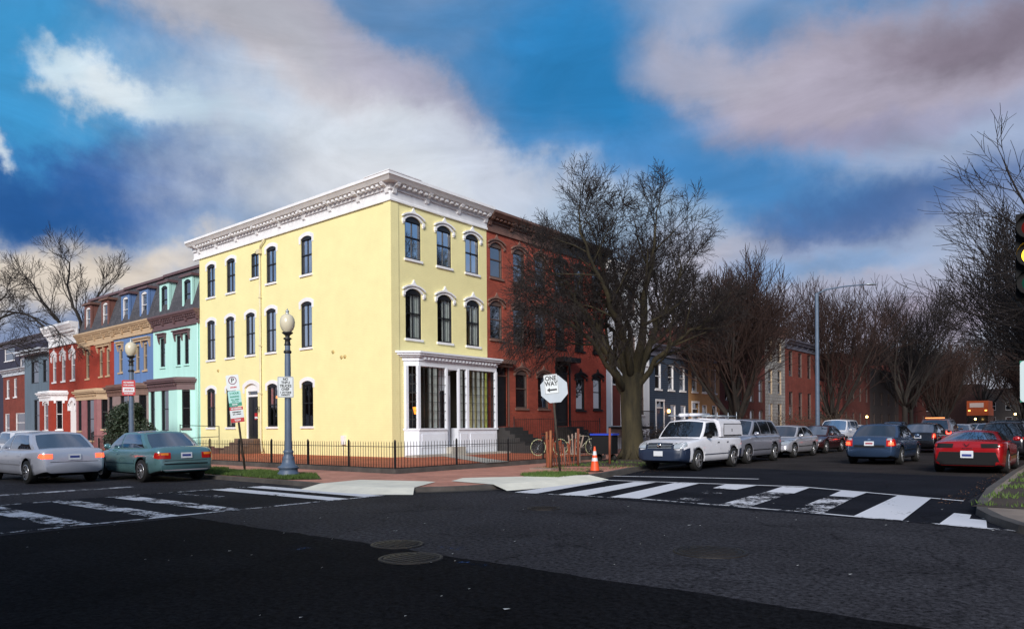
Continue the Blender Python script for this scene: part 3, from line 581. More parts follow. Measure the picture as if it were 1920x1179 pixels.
h.slab([(dx-.8,3.73),(dx-.62,3.58),(dx-.62,3.3),(dx-.78,3.3)],-.02,0); h.slab([(dx+.8,3.73),(dx+.62,3.58),(dx+.62,3.3),(dx+.78,3.3)],-.02,0); h.build('door_hood',WHITE,yb)
st=MB(); 
for k in range(4): st.box(dx-.95,dx+.9,-1.25+.28*k,-.97+.28*k if k<3 else -.03,.2,.43+.185*k)
st.build('steps',mat('brown_stone_steps',(.16,.10,.07),.9,var=.3,bump=.3),yb)
rl=MB()   # ramp railing beside the door
rl.tube([(-15.4,-1.45,.25),(-15.4,-1.45,1.75)],.022,6); rl.tube([(-15.4,-1.45,1.70),(dx-.9,-1.25,1.62)],.018,6); rl.tube([(-15.4,-1.45,1.0),(dx-.9,-1.25,1.10)],.018,6); rl.tube([(dx-.9,-1.25,.25),(dx-.9,-1.25,1.62)],.02,6); rl.build('railing',IRON,yb)
lowk=MB(); lowk.box(-15.5,dx-1.0,-1.7,-1.45,.25,.62); lowk.box(-15.5,dx-1.0,-1.45,-.3,.25,.50); lowk.build('ramp_wall',mat('grey_red_brick',(.20,.10,.09),.9,var=.4,vs=5),yb)
lm=MB(); lm.tube([(dx+.84,-.02,2.55),(dx+.84,-.16,2.6),(dx+.84,-.18,2.5)],.02,6); lm.lathe([(0,0),(.06,0),(.075,-.12),(0,-.16)],10,(dx+.84,-.18,2.55)); lm.build('wall_light',IRON,yb)
ds=MB(); px=-32.66-YX
ds.tube([(px,-.07,10.35),(px,-.07,.9),(px+.08,-.10,.62),(px+.32,-.22,.34)],.05,8); ds.tube([(px,-.07,10.35),(px+.12,-.1,10.6),(px+.5,-.12,10.85)],.045,8); ds.tube([(px,-.07,10.3),(px-.15,-.1,10.38),(px-.3,-.12,10.36)],.03,8); ds.box(px-.12,px+.12,-.2,-.02,10.2,10.42)
for z in (3.2,5.6,8.0): ds.box(px-.075,px+.075,-.13,-.01,z,z+.06)
ds.build('downspout',mat('cream_downspout',(.66,.58,.38),.55,var=.1),yb)
for x,z in ((-26.8,4.9),(-26.2,4.62),(-25.95,4.63),(-36.9,4.62)):
    an=MB(); an.lathe([(0,-.05),(.07,-.05),(.09,0)],8,(x-YX,0,z),axis='y')
    an.build('anchor_plate',mat('ochre_iron',(.50,.36,.14),.7),yb)
mt=MB(); mt.box(-3.9+.6,-3.9+.85,-.12,0,.75,1.15); mt.tube([(-3.2,-.05,.75),(-3.2,-.05,.3)],.02,6); mt.build('meter_box',WHITE,yb)
# ---- shopfront: canted bay, on TR frame (x=along street, -y=outwards)
sf=MB(); sf.T=TR; A=(.65,0); B=(1.10,-.45); E_=(6.12,-.45); F=(6.12,0)
dr0,dr1=2.80,3.48   # door recess
def poly_wall(z0,z1,grow=0):
    sf.prism([(A[0]-grow*1.6,-.001),(B[0]-grow*.6,B[1]-grow),(E_[0]+grow*.4,E_[1]-grow),(F[0]+grow*.4,-.001)],z0,z1)
poly_wall(4.08,4.30); poly_wall(4.301,4.45,.05); poly_wall(4.451,4.52,.16); poly_wall(4.521,4.60,.26); poly_wall(4.601,4.68,.32)
def base(pts,z0,z1,gr=0): sf.prism(pts,z0,z1)
base([(.65,-.001),(1.10,-.45),(dr0,-.45),(dr0,-.001)],.25,1.36); base([(.60,-.001),(1.08,-.50),(dr0,-.50),(dr0,-.001)],1.361,1.44)
base([(dr1,-.001),(dr1,-.45),(6.12,-.45),(6.12,-.001)],.25,1.36); base([(dr1,-.001),(dr1,-.50),(6.16,-.50),(6.16,-.001)],1.361,1.44)
for a,b in ((1.25,2.65),(3.6,4.05),(4.25,6.0)): sf.box(a,b,-.475,-.451,.62,1.2)
for a,b in ((1.02,1.16),(dr0-.10,dr0),(dr1,dr1+.09),(4.02,4.16),(6.0,6.12)): sf.box(a,b,-.49,-.36,1.441,4.08)
sf.box(.66,.80,-.14,-.001,1.441,4.08); 
for k in range(22):
    x=1.3+k*.215; sf.box(x,x+.09,-.62,-.501,4.36,4.45)
so_=sf.build('shopfront',SHOPW,yb)
pn=MB(); pn.T=TR
def pane(p,q,z0,z1,ny,nz,name='shop_window'):
    m=MB(); m.T=TR; p=Vector((*p,0)); q=Vector((*q,0)); d=(q-p); L=d.length; d.normalize(); n=Vector((d.y,-d.x,0))
    def P(s,z,o=0): v=p+d*s+n*o; return (v.x,v.y,z)
    def bar(s0,s1,za,zb): m.add([P(s0,za,0),P(s1,za,0),P(s1,za,.03),P(s0,za,.03),P(s0,zb,0),P(s1,zb,0),P(s1,zb,.03),P(s0,zb,.03)],[(0,1,2,3),(7,6,5,4),(4,5,1,0),(5,6,2,1),(6,7,3,2),(7,4,0,3)],0)
    for i in range(1,ny): bar(L*i/ny-.007,L*i/ny+.007,z0,z1)
    for i in range(1,nz): bar(0,L,z0+(z1-z0)*i/nz-.007,z0+(z1-z0)*i/nz+.007)
    o=m.build(name,BLKT,yb)
    g=MB(); g.T=TR; g.quad(P(0,z0,-.01),P(L,z0,-.01),P(L,z1,-.01),P(0,z1,-.01)); g.build('pane',glassmat('shop_glass',.10,(.008,.009,.008),.97),o)
pane((.78,-.10),(1.05,-.39),1.44,4.08,2,7); pane((1.16,-.42),(dr0-.10,-.42),1.44,4.08,6,7); pane((dr1+.09,-.42),(4.02,-.42),1.44,4.08,2,7); pane((4.16,-.42),(6.0,-.42),1.44,4.08,7,7)
rc=MB(); rc.T=TR; rc.box(dr0-.02,dr1,.05,.10,.6,4.08); rc.box(dr0,dr1,-.44,.05,4.02,4.08); rc.build('entrance_recess',SHOPW,so_)
rc=MB(); rc.T=TR; rc.box(dr0+.02,dr0+.06,-.40,.03,.62,3.1); rc.build('shop_door',mat('black_door_paint',(.012,.012,.016),.35),yb)
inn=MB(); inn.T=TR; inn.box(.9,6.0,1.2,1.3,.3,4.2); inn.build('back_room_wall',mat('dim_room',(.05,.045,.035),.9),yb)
for x,wd,m in ((1.75,.14,CURT),(2.05,.22,CURT),(3.75,.10,CURT),(4.55,.10,CURT),(4.85,.16,CURT),(5.2,.12,CURT),(1.22,.05,CURT)):
    c=MB(); c.T=TR; c.box(x,x+wd,-.36,-.33,1.46,4.05); c.build('drape',m,yb)
c=MB(); c.T=TR; c.box(5.42,5.50,-.36,-.33,1.46,4.0); c.build('drape',mat('lime_drape',(.50,.55,.12),.8),yb)
gl=mat('glowing_lamp_shade',(1,.30,.03),.5,emit=1.4)
for x in (1.22,): 
    l=MB(); l.T=TR; l.lathe([(.10,0),(.16,.30)],12,(x,-.16,2.05)); l.lathe([(.01,-.4),(.01,0)],6,(x,-.16,2.05)); l.build('table_lamp',gl,yb)
l=MB(); l.T=TR; l.lathe([(.08,0),(.11,.26)],12,(1.02,.3,2.1)); l.build('table_lamp',gl,yb)
l=MB(); l.lathe([(.0,.12),(.03,.1),(.05,0),(0,-.03)],8,(-31.85-YX,.32,3.0)); l.build('pendant_bulb',gl,yb)
sp=MB(); sp.T=TR; sp.box(dr0-.1,dr1+.1,-.80,-.46,.25,.62); sp.box(.3,7.2,-1.15,-.46,.251,.33); sp.build('step',CONC,yb)
lt=MB(); lt.T=TR; lt.lathe([(.02,.12),(.07,0),(.05,-.08),(0,-.1)],8,(3.1,-.25,3.86)); lt.build('porch_lantern',IRON,yb)

# ================================================================ GENERIC FACADE HOUSE
def house(name,label,x0,x1,zt,wallm,wins,T0=(0,0),rz=0,D=9,cor=None,corm=WHITE,cz=None,cout=.45,fm=WINF,hood='plain',hm=WHITE,sill=WHITE,gm=G_ROW,door=None,group=None,bay=None,roofz=None,extra_wall_top=None,z0=.0,den=.22,drop=.2,cat='house'):
    """x0,x1: along the facade; wins: (centre, width, z0, z1, rise)"""
    W0=x1-x0
    loc=(x0,YY+T0[1],0) if rz==0 else (YX+T0[0],x0,0)
    r=empty(name,loc,rz,label,cat,group)
    ops=[(c-w/2-x0,c+w/2-x0,a,b,ri) for c,w,a,b,ri in wins]
    if door: ops.append((door[0]-door[1]/2-x0,door[0]+door[1]/2-x0,door[2],door[3],.0))
    m=MB(); wall_face(m,0,W0,z0,zt,ops,.11); m.quad((0,0,z0),(0,0,zt),(0,D,zt),(0,D,z0)); m.quad((W0,0,z0),(W0,D,z0),(W0,D,zt),(W0,0,zt)); m.quad((0,D,z0),(0,D,zt),(W0,D,zt),(W0,D,z0))
    m.build('wall',wallm,r)
    if not roofz:
        k=MB(); k.box(.0,W0,.02,D,zt-.02,zt+.08); k.build('roof',DKROOF,r)
    for i,(a,b,c,d,ri) in enumerate(ops[:len(wins)]):
        win(r,ID,a,b,c,d,ri,fm=fm,gm=gm,sill=sill,hood=hood,hm=hm,muntin=False,drop=drop,depth=.11)
    if door:
        a,b,c,d,_=ops[-1]; k=MB(); k.box(a,b,.10,.15,c,d-.45); 
        for z in (c+.15,c+.75,c+1.3): k.box(a+.12,b-.12,.085,.10,z,z+.45)
        k.build('door',door[4],r); k=MB(); k.box(a-.1,a,-.03,.05,c,d); k.box(b,b+.1,-.03,.05,c,d); k.box(a-.1,b+.1,-.05,.05,d,d+.14); k.box(a,b,.06,.12,d-.45,d-.38); k.build('door_frame',door[5],r)
        k=MB(); k.box(a,b,.11,.12,d-.38,d); k.build('transom_pane',gm,r)
    if cz: cornice(r,ID,0,W0,cz[0],cz[1],cout,corm,brk=1.6,den=den)
    return r
def mansard(r,W0,zb,zt,back=.75,dorm=(),dm=TEAL,cap=PLUM,trim=PLUM,D=9,wm=WINF,gm=G_ROW):
    m=MB(); m.quad((0,-.05,zb),(W0,-.05,zb),(W0,back,zt),(0,back,zt)); m.quad((0,-.05,zb),(0,back,zt),(0,D,zt),(0,D,zb)); m.quad((W0,-.05,zb),(W0,D,zb),(W0,D,zt),(W0,back,zt)); m.quad((0,back,zt),(W0,back,zt),(W0,D,zt),(0,D,zt)); m.quad((0,D,zb),(0,D,zt),(W0,D,zt),(W0,D,zb))
    m.build('roof',SLATE,r)
    t=MB(); t.box(0,W0,back-.14,back+.05,zt-.05,zt+.10); t.build('roof_trim',trim,r)
    for c,w,z0,z1 in dorm:
        d=MB(); a,b=c-w/2,c+w/2; yf=.08
        ops=[(a+.2,b-.2,z0+.12,z1-.14,.14)]
        d.T=Matrix.Translation((0,yf,0)); wall_face(d,a,b,z0,z1,ops,.12); d.T=ID
        d.quad((a,yf,z0),(a,yf,z1),(a,back+.3,z1),(a,back*.25,z0)); d.quad((b,yf,z0),(b,back*.25,z0),(b,back+.3,z1),(b,yf,z1))
        d.box(a-.0,b+.0,yf+.125,yf+.14,z0+.02,z1)
        o=d.build('dormer',dm,r)
        k=MB(); k.box(a-.14,b+.14,yf-.14,back+.2,z1+.001,z1+.09); k.prism([(a-.08,yf-.08),(b+.08,yf-.08),(b+.08,back+.2),(a-.08,back+.2)],z1+.091,z1+.16); k.build('dormer_roof',cap,o)
        T=Matrix.Translation((0,yf,0)); f=MB(); f.T=T; zc=z0+.12; x0,x1=a+.2,b-.2; zt_=z1-.14
        f.box(x0,x0+.04,.04,.11,zc,zt_-.12); f.box(x1-.04,x1,.04,.11,zc,zt_-.12); f.slab([(x0,zt_-.16),(x0,zt_-.12),*arch(x0,x1,zt_,.12),(x1,zt_-.12),(x1,zt_-.16)],.035,.115); f.box(x0+.04,x1-.04,.05,.1,(zc+zt_)/2-.02,(zc+zt_)/2+.02); f.box(x0+.04,x1-.04,.05,.1,zc,zc+.05)
        f.build('dormer_window',wm,o); f=MB(); f.T=T; f.box(x0,x1,.112,.122,zc,zt_-.1); f.build('dormer_pane',gm,o)
def bay(r,x0,x1,zt,dep,wallm,trimm,front,sides=True,c=.6,z0=.0,fm=WINF,gm=G_ROW,flat=False,hm=None,coz=.38):
    """canted ground-floor bay between x0,x1 (local), front = list of (centre,width,z0,z1)"""
    if flat: c=.001
    P=[(x0,0),(x0+c,-dep),(x1-c,-dep),(x1,0)]
    b=MB()
    for (p,q,wi) in ((P[0],P[1],[]),(P[1],P[2],front),(P[2],P[3],[])):
        L=math.hypot(q[0]-p[0],q[1]-p[1]); ang=math.atan2(q[1]-p[1],q[0]-p[0]); T=Matrix.Translation((p[0],p[1],0))@Matrix.Rotation(ang,4,'Z')
        if not wi and sides and L>.6: wi=[(None,.42,1.55,3.75)]
        ops=[((L/2 if cc is None else cc-p[0])-w/2,(L/2 if cc is None else cc-p[0])+w/2,a,bb,.08) for cc,w,a,bb in wi]
        b.T=T; wall_face(b,0,L,z0,zt,ops,.12)
        for o in ops: win(r,T,*o,fm=fm,gm=gm,sill=trimm,hood=('plain' if hm else None),hm=hm,muntin=False,depth=.12,fw=.045)
    b.T=ID; b.build('bay_wall',wallm,r)
    k=MB()
    def ring(g,za,zb): k.prism([(x0-g,-.001),(x0+c-g*.5,-dep-g),(x1-c+g*.5,-dep-g),(x1+g,-.001)],za,zb)
    ring(.03,zt-.35,zt-.02); ring(.08,zt-.019,zt+.08); ring(.20,zt+.081,zt+.17); ring(.26,zt+.171,zt+.26); ring(.1,zt+.261,zt+coz)
    L=x1-x0-2*c; n=max(3,int(L/.22))
    for i in range(n): x=x0+c+L*(i+.5)/n; k.box(x-.05,x+.05,-dep-.15,-dep-.031,zt-.1,zt-.02)
    k.build('bay_cornice',trimm,r)
def ironrail(name,label,pts,h=.9,group=None,cat='railing',z=.25,bars=.13):
    r=empty(name,(*pts[0],z),0,label,cat,group); o=Vector((*pts[0],0)); m=MB()
    for i in range(len(pts)-1):
        a=Vector((*pts[i],0))-o; b=Vector((*pts[i+1],0))-o; d=b-a; L=d.length; n=int(L/bars)
        for k in range(n+1):
            p=a+d*k/n; m.tube([p,p+Vector((0,0,h))],.008,4,smooth=False)
        for zz in (.08,h-.06): m.tube([a+Vector((0,0,zz)),b+Vector((0,0,zz))],.014,4,smooth=False)
    m.build('bars',IRON,r)
    for p in pts: m=MB(); q=Vector((*p,0))-o; m.tube([q,q+Vector((0,0,h+.1))],.025,6); m.build('post',IRON,r)
    return r
ROWG='row houses along the left street'
# mint house
r=house('row_house','mint green house with dark plum trim and slate mansard, joined to the yellow building',-44.62,-38.90,7.6,TEAL,[(-43.38,.62,5.2,6.9,.02),(-41.40,.50,5.2,6.9,.02),(-40.42,.50,5.2,6.9,.02)],corm=PLUM,cz=(7.42,8.2),cout=.36,hood=None,sill=TEAL,roofz=1,group=ROWG)
mansard(r,5.72,8.12,10.83,dorm=((1.32,1.2,8.28,10.18),(4.15,1.2,8.28,10.18)),dm=TEAL,cap=PLUM)
def eyebrow(r,x0,x1,z,m,drops):
    k=MB(); k.box(x0,x1,-.22,0,z+.16,z+.24); k.box(x0+.04,x1-.04,-.14,0,z+.02,z+.16)
    for x in drops: k.xslab([(0,z+.02),(-.13,z+.02),(-.10,z-.15),(-.03,z-.38),(0,z-.38)],x-.05,x+.05)
    k.build('window_head',m,r)
eyebrow(r,.75,1.75,6.95,PLUM,(.85,1.65)); eyebrow(r,2.75,4.65,6.95,PLUM,(2.85,3.70,4.55))
bay(r,.55,5.1,4.05,.75,TEAL,PLUM,[(1.55,.62,1.45,3.85),(3.1,.95,1.4,3.85)],c=.5,coz=.36)
k=MB(); k.tube([(5.6,-.06,7.4),(5.6,-.06,.3)],.045,6); k.build('downspout',TEAL,r)
# blue house
r=house('row_house','blue house with tan bracketed trim and slate mansard, left of the mint house',-50.28,-44.62,7.6,BLUE,[(-49.27,.60,5.2,6.85,.1),(-46.78,.55,5.15,6.85,.1),(-45.72,.55,5.15,6.9,.1)],corm=TAN,cz=(7.42,8.2),cout=.36,hood=None,sill=TAN,roofz=1,fm=WINTAN,group=ROWG)
mansard(r,5.66,8.12,10.77,dorm=((1.55,1.2,8.28,10.18),(4.25,1.2,8.28,10.18)),dm=BLUE,cap=PLUM,wm=WINWH)
eyebrow(r,.55,1.5,6.93,TAN,(.65,1.4)); eyebrow(r,3.1,5.35,6.93,TAN,(3.2,4.2,5.25))
bay(r,.35,5.3,3.95,.75,TAUPE,BRN,[(1.3,.6,1.5,3.7),(3.3,1.1,.7,3.7)],c=.5)
# brick house with mansard
r=house('row_house','red brick house with cream bracketed cornice and two brown dormers, left of the blue house',-56.3,-50.28,7.6,REDP,[(-54.7,.62,5.05,7.0,.12),(-52.42,.55,5.1,7.0,.12),(-51.28,.55,5.1,7.0,.12)],corm=TAN,cz=(7.35,8.2),cout=.36,hood=None,sill=TAN,fm=WINTAN,roofz=1,group=ROWG)
mansard(r,6.02,8.12,10.70,dorm=((1.5,1.2,8.28,10.18),(4.4,1.2,8.28,10.18)),dm=mat('brown_dormer_paint',(.17,.07,.055),.6,var=.1),cap=BRN,wm=WINWH)
eyebrow(r,1.05,2.15,7.05,TAN,(1.15,2.05)); eyebrow(r,3.3,5.6,7.05,TAN,(3.4,4.45,5.5))
bay(r,1.3,5.8,3.85,.8,MAUVE,TAN,[(2.4,.62,1.45,3.6),(4.2,1.2,.8,3.6)],c=.5)
# brick house with white hoods
r=house('row_house','two-storey bright red brick house with white pointed window hoods and white cornice',-62.08,-56.3,7.9,REDP,[(-59.85,.72,5.1,7.25,.2),(-58.05,.72,5.1,7.3,.2),(-56.9+.2-.0,.72,5.1,7.35,.2)] if False else [(-61.0,.75,5.1,7.2,.22),(-59.2,.75,5.1,7.2,.22),(-57.35,.75,5.1,7.2,.22)],corm=WHITE,cz=(7.75,9.2),cout=.6,hood='ornate',sill=WHITE,fm=WINWH,group=ROWG,drop=.5)
bay(r,.0,3.6,4.0,.85,REDP,WHITE,[(1.9,.95,1.5,3.6)],c=.6,fm=WINWH,hm=WHITE)
k=MB(); k.slab([(4.3,1.2),(4.3,3.2),*arch(4.3,5.3,3.6,.4),(5.3,3.2),(5.3,1.2)],-.03,.0); k.build('door',WINWH,r)
k=MB(); i_=arch(4.3,5.3,3.6,.4); o_=arch(4.1,5.5,3.85,.5); 
for q in range(8): k.slab([i_[q],o_[q],o_[q+1],i_[q+1]],-.14,-.031)
k.box(4.05,4.3,-.14,-.031,2.9,3.4); k.box(5.3,5.55,-.14,-.031,2.9,3.4); k.build('door_hood',WHITE,r)
# grey-blue house
r=house('row_house','grey-blue two-storey house with flat pale eave, leftmost of the joined row',-67.6,-62.08,7.55,GREYB,[(-65.2,1.7,5.2,6.95,0),(-62.95,.95,5.2,6.95,0),(-64.6,1.7,1.4,3.9,0)],hood=None,sill=None,roofz=None,group=ROWG)
k=MB(); k.box(-.3,5.5,-.7,.5,7.63,7.78); k.box(-.2,5.5,-.55,.4,7.45,7.629); k.build('eave',mat('pale_eave',(.42,.45,.50),.7),r)
k=MB(); k.box(1.5,2.3,2,2.9,7.6,8.9); k.build('chimney',REDB,r)
# beyond the row
def plainhouse(name,label,x0,x1,y,zt,wm,wins,group=None,cz=None,corm=WHITE,fm=WINWH,D=9,hood=None,gm=G_ROW):
    return house(name,label,x0,x1,zt,wm,wins,T0=(0,y-YY),cz=cz,corm=corm,fm=fm,hood=hood,sill=WHITE if fm==WINWH else None,group=group,D=D,gm=gm)
PE=mat('pale_eave',(.42,.45,.50),.7)
PE=mat('pale_eave',(.42,.45,.50),.7)
plainhouse('brick_house','small red brick house with white windows at the far left edge',-80.9,-70.5,22,6.85,brick('aged_red_brick',(.20,.045,.03),(.15,.035,.025),(.15,.05,.04),dirt=.3),[(-79.55,.85,4.55,6.25,.0),(-77.45,.85,4.6,6.3,0),(-76.2,2.5,1.3,3.1,0),(-79.8,1.3,.4,3.1,0),(-74,.9,4.5,6.2,0)],cz=(6.6,7.15),corm=PE,fm=WINWH)
plainhouse('navy_house','tall dark navy house with white windows behind the small brick one',-120,-92,32,13.2,NAVY,[(-114.9,4.2,11.0,13.0,0),(-109.3,2.6,8.8,11.0,0),(-101,2.4,8.6,11.0,0)],cz=(12.8,13.6),corm=mat('dark_eave',(.09,.09,.12),.7),fm=WINWH,D=12)
# ================================================================ RIGHT STREET HOUSES (facades facing +x)
RG='row houses along the right street'
def rhouse(*a,**k): return house(*a,rz=PI/2,**k)
HOODB=mat('brownstone_hood',(.20,.11,.085),.7,var=.25)
def rb(c,f=0): return (c,.95)
W3=[(c,.92,8.7,10.42,.2) for c in (26.53,28.28,30.05)]; W2=[(c,.92,5.72,7.6,.2) for c in (26.5,28.25,30.05)]; W1=[(28.42,.95,2.42,4.35,.2),(30.25,.95,2.42,4.3,.2)]
r=rhouse('brick_row_house','red brick three-storey house with brown bracketed cornice, touching the yellow building',25.84,31.1,11.3,REDB,W3+W2+W1,corm=BRN,cz=(10.9,11.78),cout=.55,hood='ornate',hm=HOODB,sill=HOODB,fm=mat('brown_sash',(.09,.06,.05),.6),door=(26.75,1.15,1.5,4.4,BLKT,BRN),den=.28,group=RG,drop=.1)
k=MB(); k.box(.2,1.7,-.4,-.02,4.55,4.75); k.box(.3,1.6,-.25,-.02,4.4,4.549); k.build('door_canopy',BRN,r)
k=MB()
for i in range(7): k.box(.3,1.7,-2.6+.3*i,-2.3+.3*i if i<6 else -.02,.2,.45+.17*i)
k.build('stoop',mat('black_stone',(.03,.028,.028),.8,var=.2),r)
W3=[(c,.92,8.7,10.42,.12) for c in (31.8,33.65,35.45)]; W2=[(c,.9,5.72,7.5,.12) for c in (31.8,33.65,35.45)]; W1=[(33.7,.9,2.4,4.35,.18),(35.45,.9,2.45,4.4,.18)]
r=rhouse('brick_row_house','red brick house with black-framed narrow windows and black arched hoods, behind the big tree',31.1,36.4,11.3,REDP if False else brick('bright_red_brick',(.42,.075,.045),(.34,.055,.035),(.30,.07,.05),dirt=.3),W3+W2+W1,corm=BLKT,cz=(10.9,11.78),cout=.55,hood='ornate',hm=BLKT,sill=BLKT,fm=BLKT,door=(32.0,1.2,1.5,4.8,BLKT,BLKT),den=.28,group=RG,drop=.1)
k=MB(); k.box(.2,1.8,-.6,-.02,4.95,5.2); k.build('door_canopy',BLKT,r)
k=MB()
for i in range(7): k.box(.2,1.7,-2.6+.3*i,-2.3+.3*i if i<6 else -.02,.2,.45+.17*i)
k.build('stoop',mat('black_stone',(.03,.028,.028),.8,var=.2),r)
WOFF=mat('white_stucco',(.70,.71,.74),.7,var=.15,vs=1.2,streak=True)
r=rhouse('stucco_row_house','white stucco three-storey house half hidden by the big bare tree',36.4,41.6,11.0,WOFF,[(c,.9,a,b,0) for a,b in ((8.3,10.0),(5.4,7.2)) for c in (37.6,39.4,40.9)]+[(40.3,1.2,2.2,4.3,0)],corm=WHITE,cz=(10.6,11.3),hood=None,fm=mat('brown_sash',(.09,.06,.05),.6),door=(37.6,1.1,1.5,4.4,mat('oxblood_door',(.16,.03,.02),.5),WHITE),group=RG)
k=MB(); k.box(.2,3.4,-1.3,-.01,1.3,1.45); 
for i in range(24): k.tube([(.25+.135*i,-1.28,1.45),(.25+.135*i,-1.28,2.35)],.012,4)
k.box(.2,3.4,-1.31,-1.27,2.35,2.4); k.build('porch',IRON,r)
r=rhouse('blue_grey_row_house','dark blue-grey clapboard house with white windows and a lit porch lamp',41.6,47.2,6.3,brick('blue_clapboard',(.045,.065,.10),(.042,.06,.095),(.02,.028,.045),bw=5,bh=.14,ms=.02,dirt=.2),[(c,.85,3.9,5.6,0) for c in (42.8,44.6,46.3)]+[(44.9,.8,1.0,2.9,0),(46.4,.8,1.0,2.9,0)],corm=mat('dark_eave',(.09,.09,.12),.7),cz=(6.1,6.8),hood=None,fm=WINWH,door=(43.0,1.0,.4,3.1,mat('navy_door',(.02,.04,.08),.5),WINWH),group=RG)
k=MB(); k.lathe([(0,0),(.09,.02),(.09,.2),(0,.25)],10,(2.35,-.15,2.35)); k.build('porch_lamp',mat('warm_lamp',(1,.42,.12),.4,emit=9),r)
r=rhouse('ochre_row_house','ochre-trimmed dark house with white door surrounds behind the twiggy tree',47.2,52.5,6.4,mat('ochre_paint',(.40,.22,.09),.7,var=.2),[(c,.9,3.9,5.7,0) for c in (48.2,49.9,51.5)]+[(c,.9,.9,3.0,0) for c in (49.9,51.6)],corm=mat('dark_eave',(.09,.09,.12),.7),cz=(6.2,6.9),hood=None,fm=WINWH,door=(48.3,1,.4,3.1,BLKT,WINWH),group=RG)
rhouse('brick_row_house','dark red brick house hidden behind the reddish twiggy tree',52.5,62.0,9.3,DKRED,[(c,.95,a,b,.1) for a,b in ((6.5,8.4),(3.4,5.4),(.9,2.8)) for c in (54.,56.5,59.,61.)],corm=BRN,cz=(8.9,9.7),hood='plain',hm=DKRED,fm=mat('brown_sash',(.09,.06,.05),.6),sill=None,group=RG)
GST=brick('grey_stone',(.30,.29,.27),(.24,.23,.22),(.14,.13,.12),bw=.6,bh=.28,ms=.02,dirt=.35)
r=rhouse('grey_stone_row_house','grey rusticated stone house with tall windows between two brick ones',62.0,67.0,9.8,GST,[(c,1.0,a,b,.0) for a,b in ((7.1,9.0),(4.2,6.4),(1.2,3.4)) for c in (63.3,65.6)],corm=BRN,cz=(9.4,10.2),hood=None,fm=WINTAN,sill=None,group=RG)
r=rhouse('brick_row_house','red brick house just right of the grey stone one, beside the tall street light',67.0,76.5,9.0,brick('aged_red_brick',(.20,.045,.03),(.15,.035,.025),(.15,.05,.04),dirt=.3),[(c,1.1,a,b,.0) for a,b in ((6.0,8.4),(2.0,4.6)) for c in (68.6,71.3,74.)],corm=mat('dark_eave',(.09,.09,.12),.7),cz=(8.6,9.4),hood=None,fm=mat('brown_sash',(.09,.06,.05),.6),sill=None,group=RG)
k=MB()
for x,h in ((1,1.1),(4,.9),(6,1.3)): k.box(x,x+.7,3,3.7,9.0,9.1+h)
k.build('chimney',DKROOF,r)
yy=76.5
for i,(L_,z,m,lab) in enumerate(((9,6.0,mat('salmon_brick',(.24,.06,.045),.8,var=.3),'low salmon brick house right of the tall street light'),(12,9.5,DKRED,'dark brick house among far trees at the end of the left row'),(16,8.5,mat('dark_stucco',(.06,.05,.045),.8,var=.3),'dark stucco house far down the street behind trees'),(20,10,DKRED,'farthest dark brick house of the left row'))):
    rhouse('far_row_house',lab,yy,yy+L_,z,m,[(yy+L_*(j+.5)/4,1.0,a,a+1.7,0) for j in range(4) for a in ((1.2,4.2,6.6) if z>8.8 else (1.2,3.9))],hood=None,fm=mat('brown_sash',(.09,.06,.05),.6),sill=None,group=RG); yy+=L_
# closing end of the street (far)
for i,(x0,w_,z,m) in enumerate(((-36,16,9.6,mat('dark_brown_brick',(.05,.022,.018),.9,var=.3)),(-19.5,11,8.5,mat('dark_stucco',(.06,.05,.045),.8,var=.3)),(-8,24,9,mat('dark_brown_brick',(.05,.022,.018),.9,var=.3)))):  # end walls in very dark brown with random variation
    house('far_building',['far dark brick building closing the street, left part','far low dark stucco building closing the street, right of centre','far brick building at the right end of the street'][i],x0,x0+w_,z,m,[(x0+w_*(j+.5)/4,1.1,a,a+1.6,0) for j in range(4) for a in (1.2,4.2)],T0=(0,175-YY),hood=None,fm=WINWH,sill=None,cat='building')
# unseen terraces and corner house, added to shade the road and fill window reflections
r=house('unseen_terrace','unseen long dark red brick row added across the left street for shade and reflections',0,62,9.0,DKRED,[(x,1.1,a,a+1.9,.1) for x in range(3,61,4) for a in (1.2,5.0)],T0=(0,0),hood=None,fm=WINWH,sill=None,cz=(8.7,9.4),corm=BRN,cat='building')
r.location=(-14,-10.5,0); r.rotation_euler=(0,0,PI)
r=house('unseen_terrace','unseen red brick row added across the right street for window reflections',0,56,9.5,REDB,[(x,1.1,a,a+1.9,.1) for x in range(3,55,4) for a in (1.2,5.0)],T0=(0,0),hood=None,fm=WINWH,sill=None,cz=(9.2,9.9),corm=BRN,cat='building')
r.location=(10,78,0); r.rotation_euler=(0,0,-PI/2)
r=house('unseen_corner_house','unseen dark brick house added behind the viewpoint to shade the road',0,15,9.5,DKRED,[(x,1.1,a,a+1.9,.1) for x in range(2,14,3) for a in (1.2,5.0)],T0=(0,0),hood=None,fm=WINWH,sill=None,cz=(9.2,9.9),corm=BRN,cat='building')
r.location=(4,-10.5,0); r.rotation_euler=(0,0,PI)
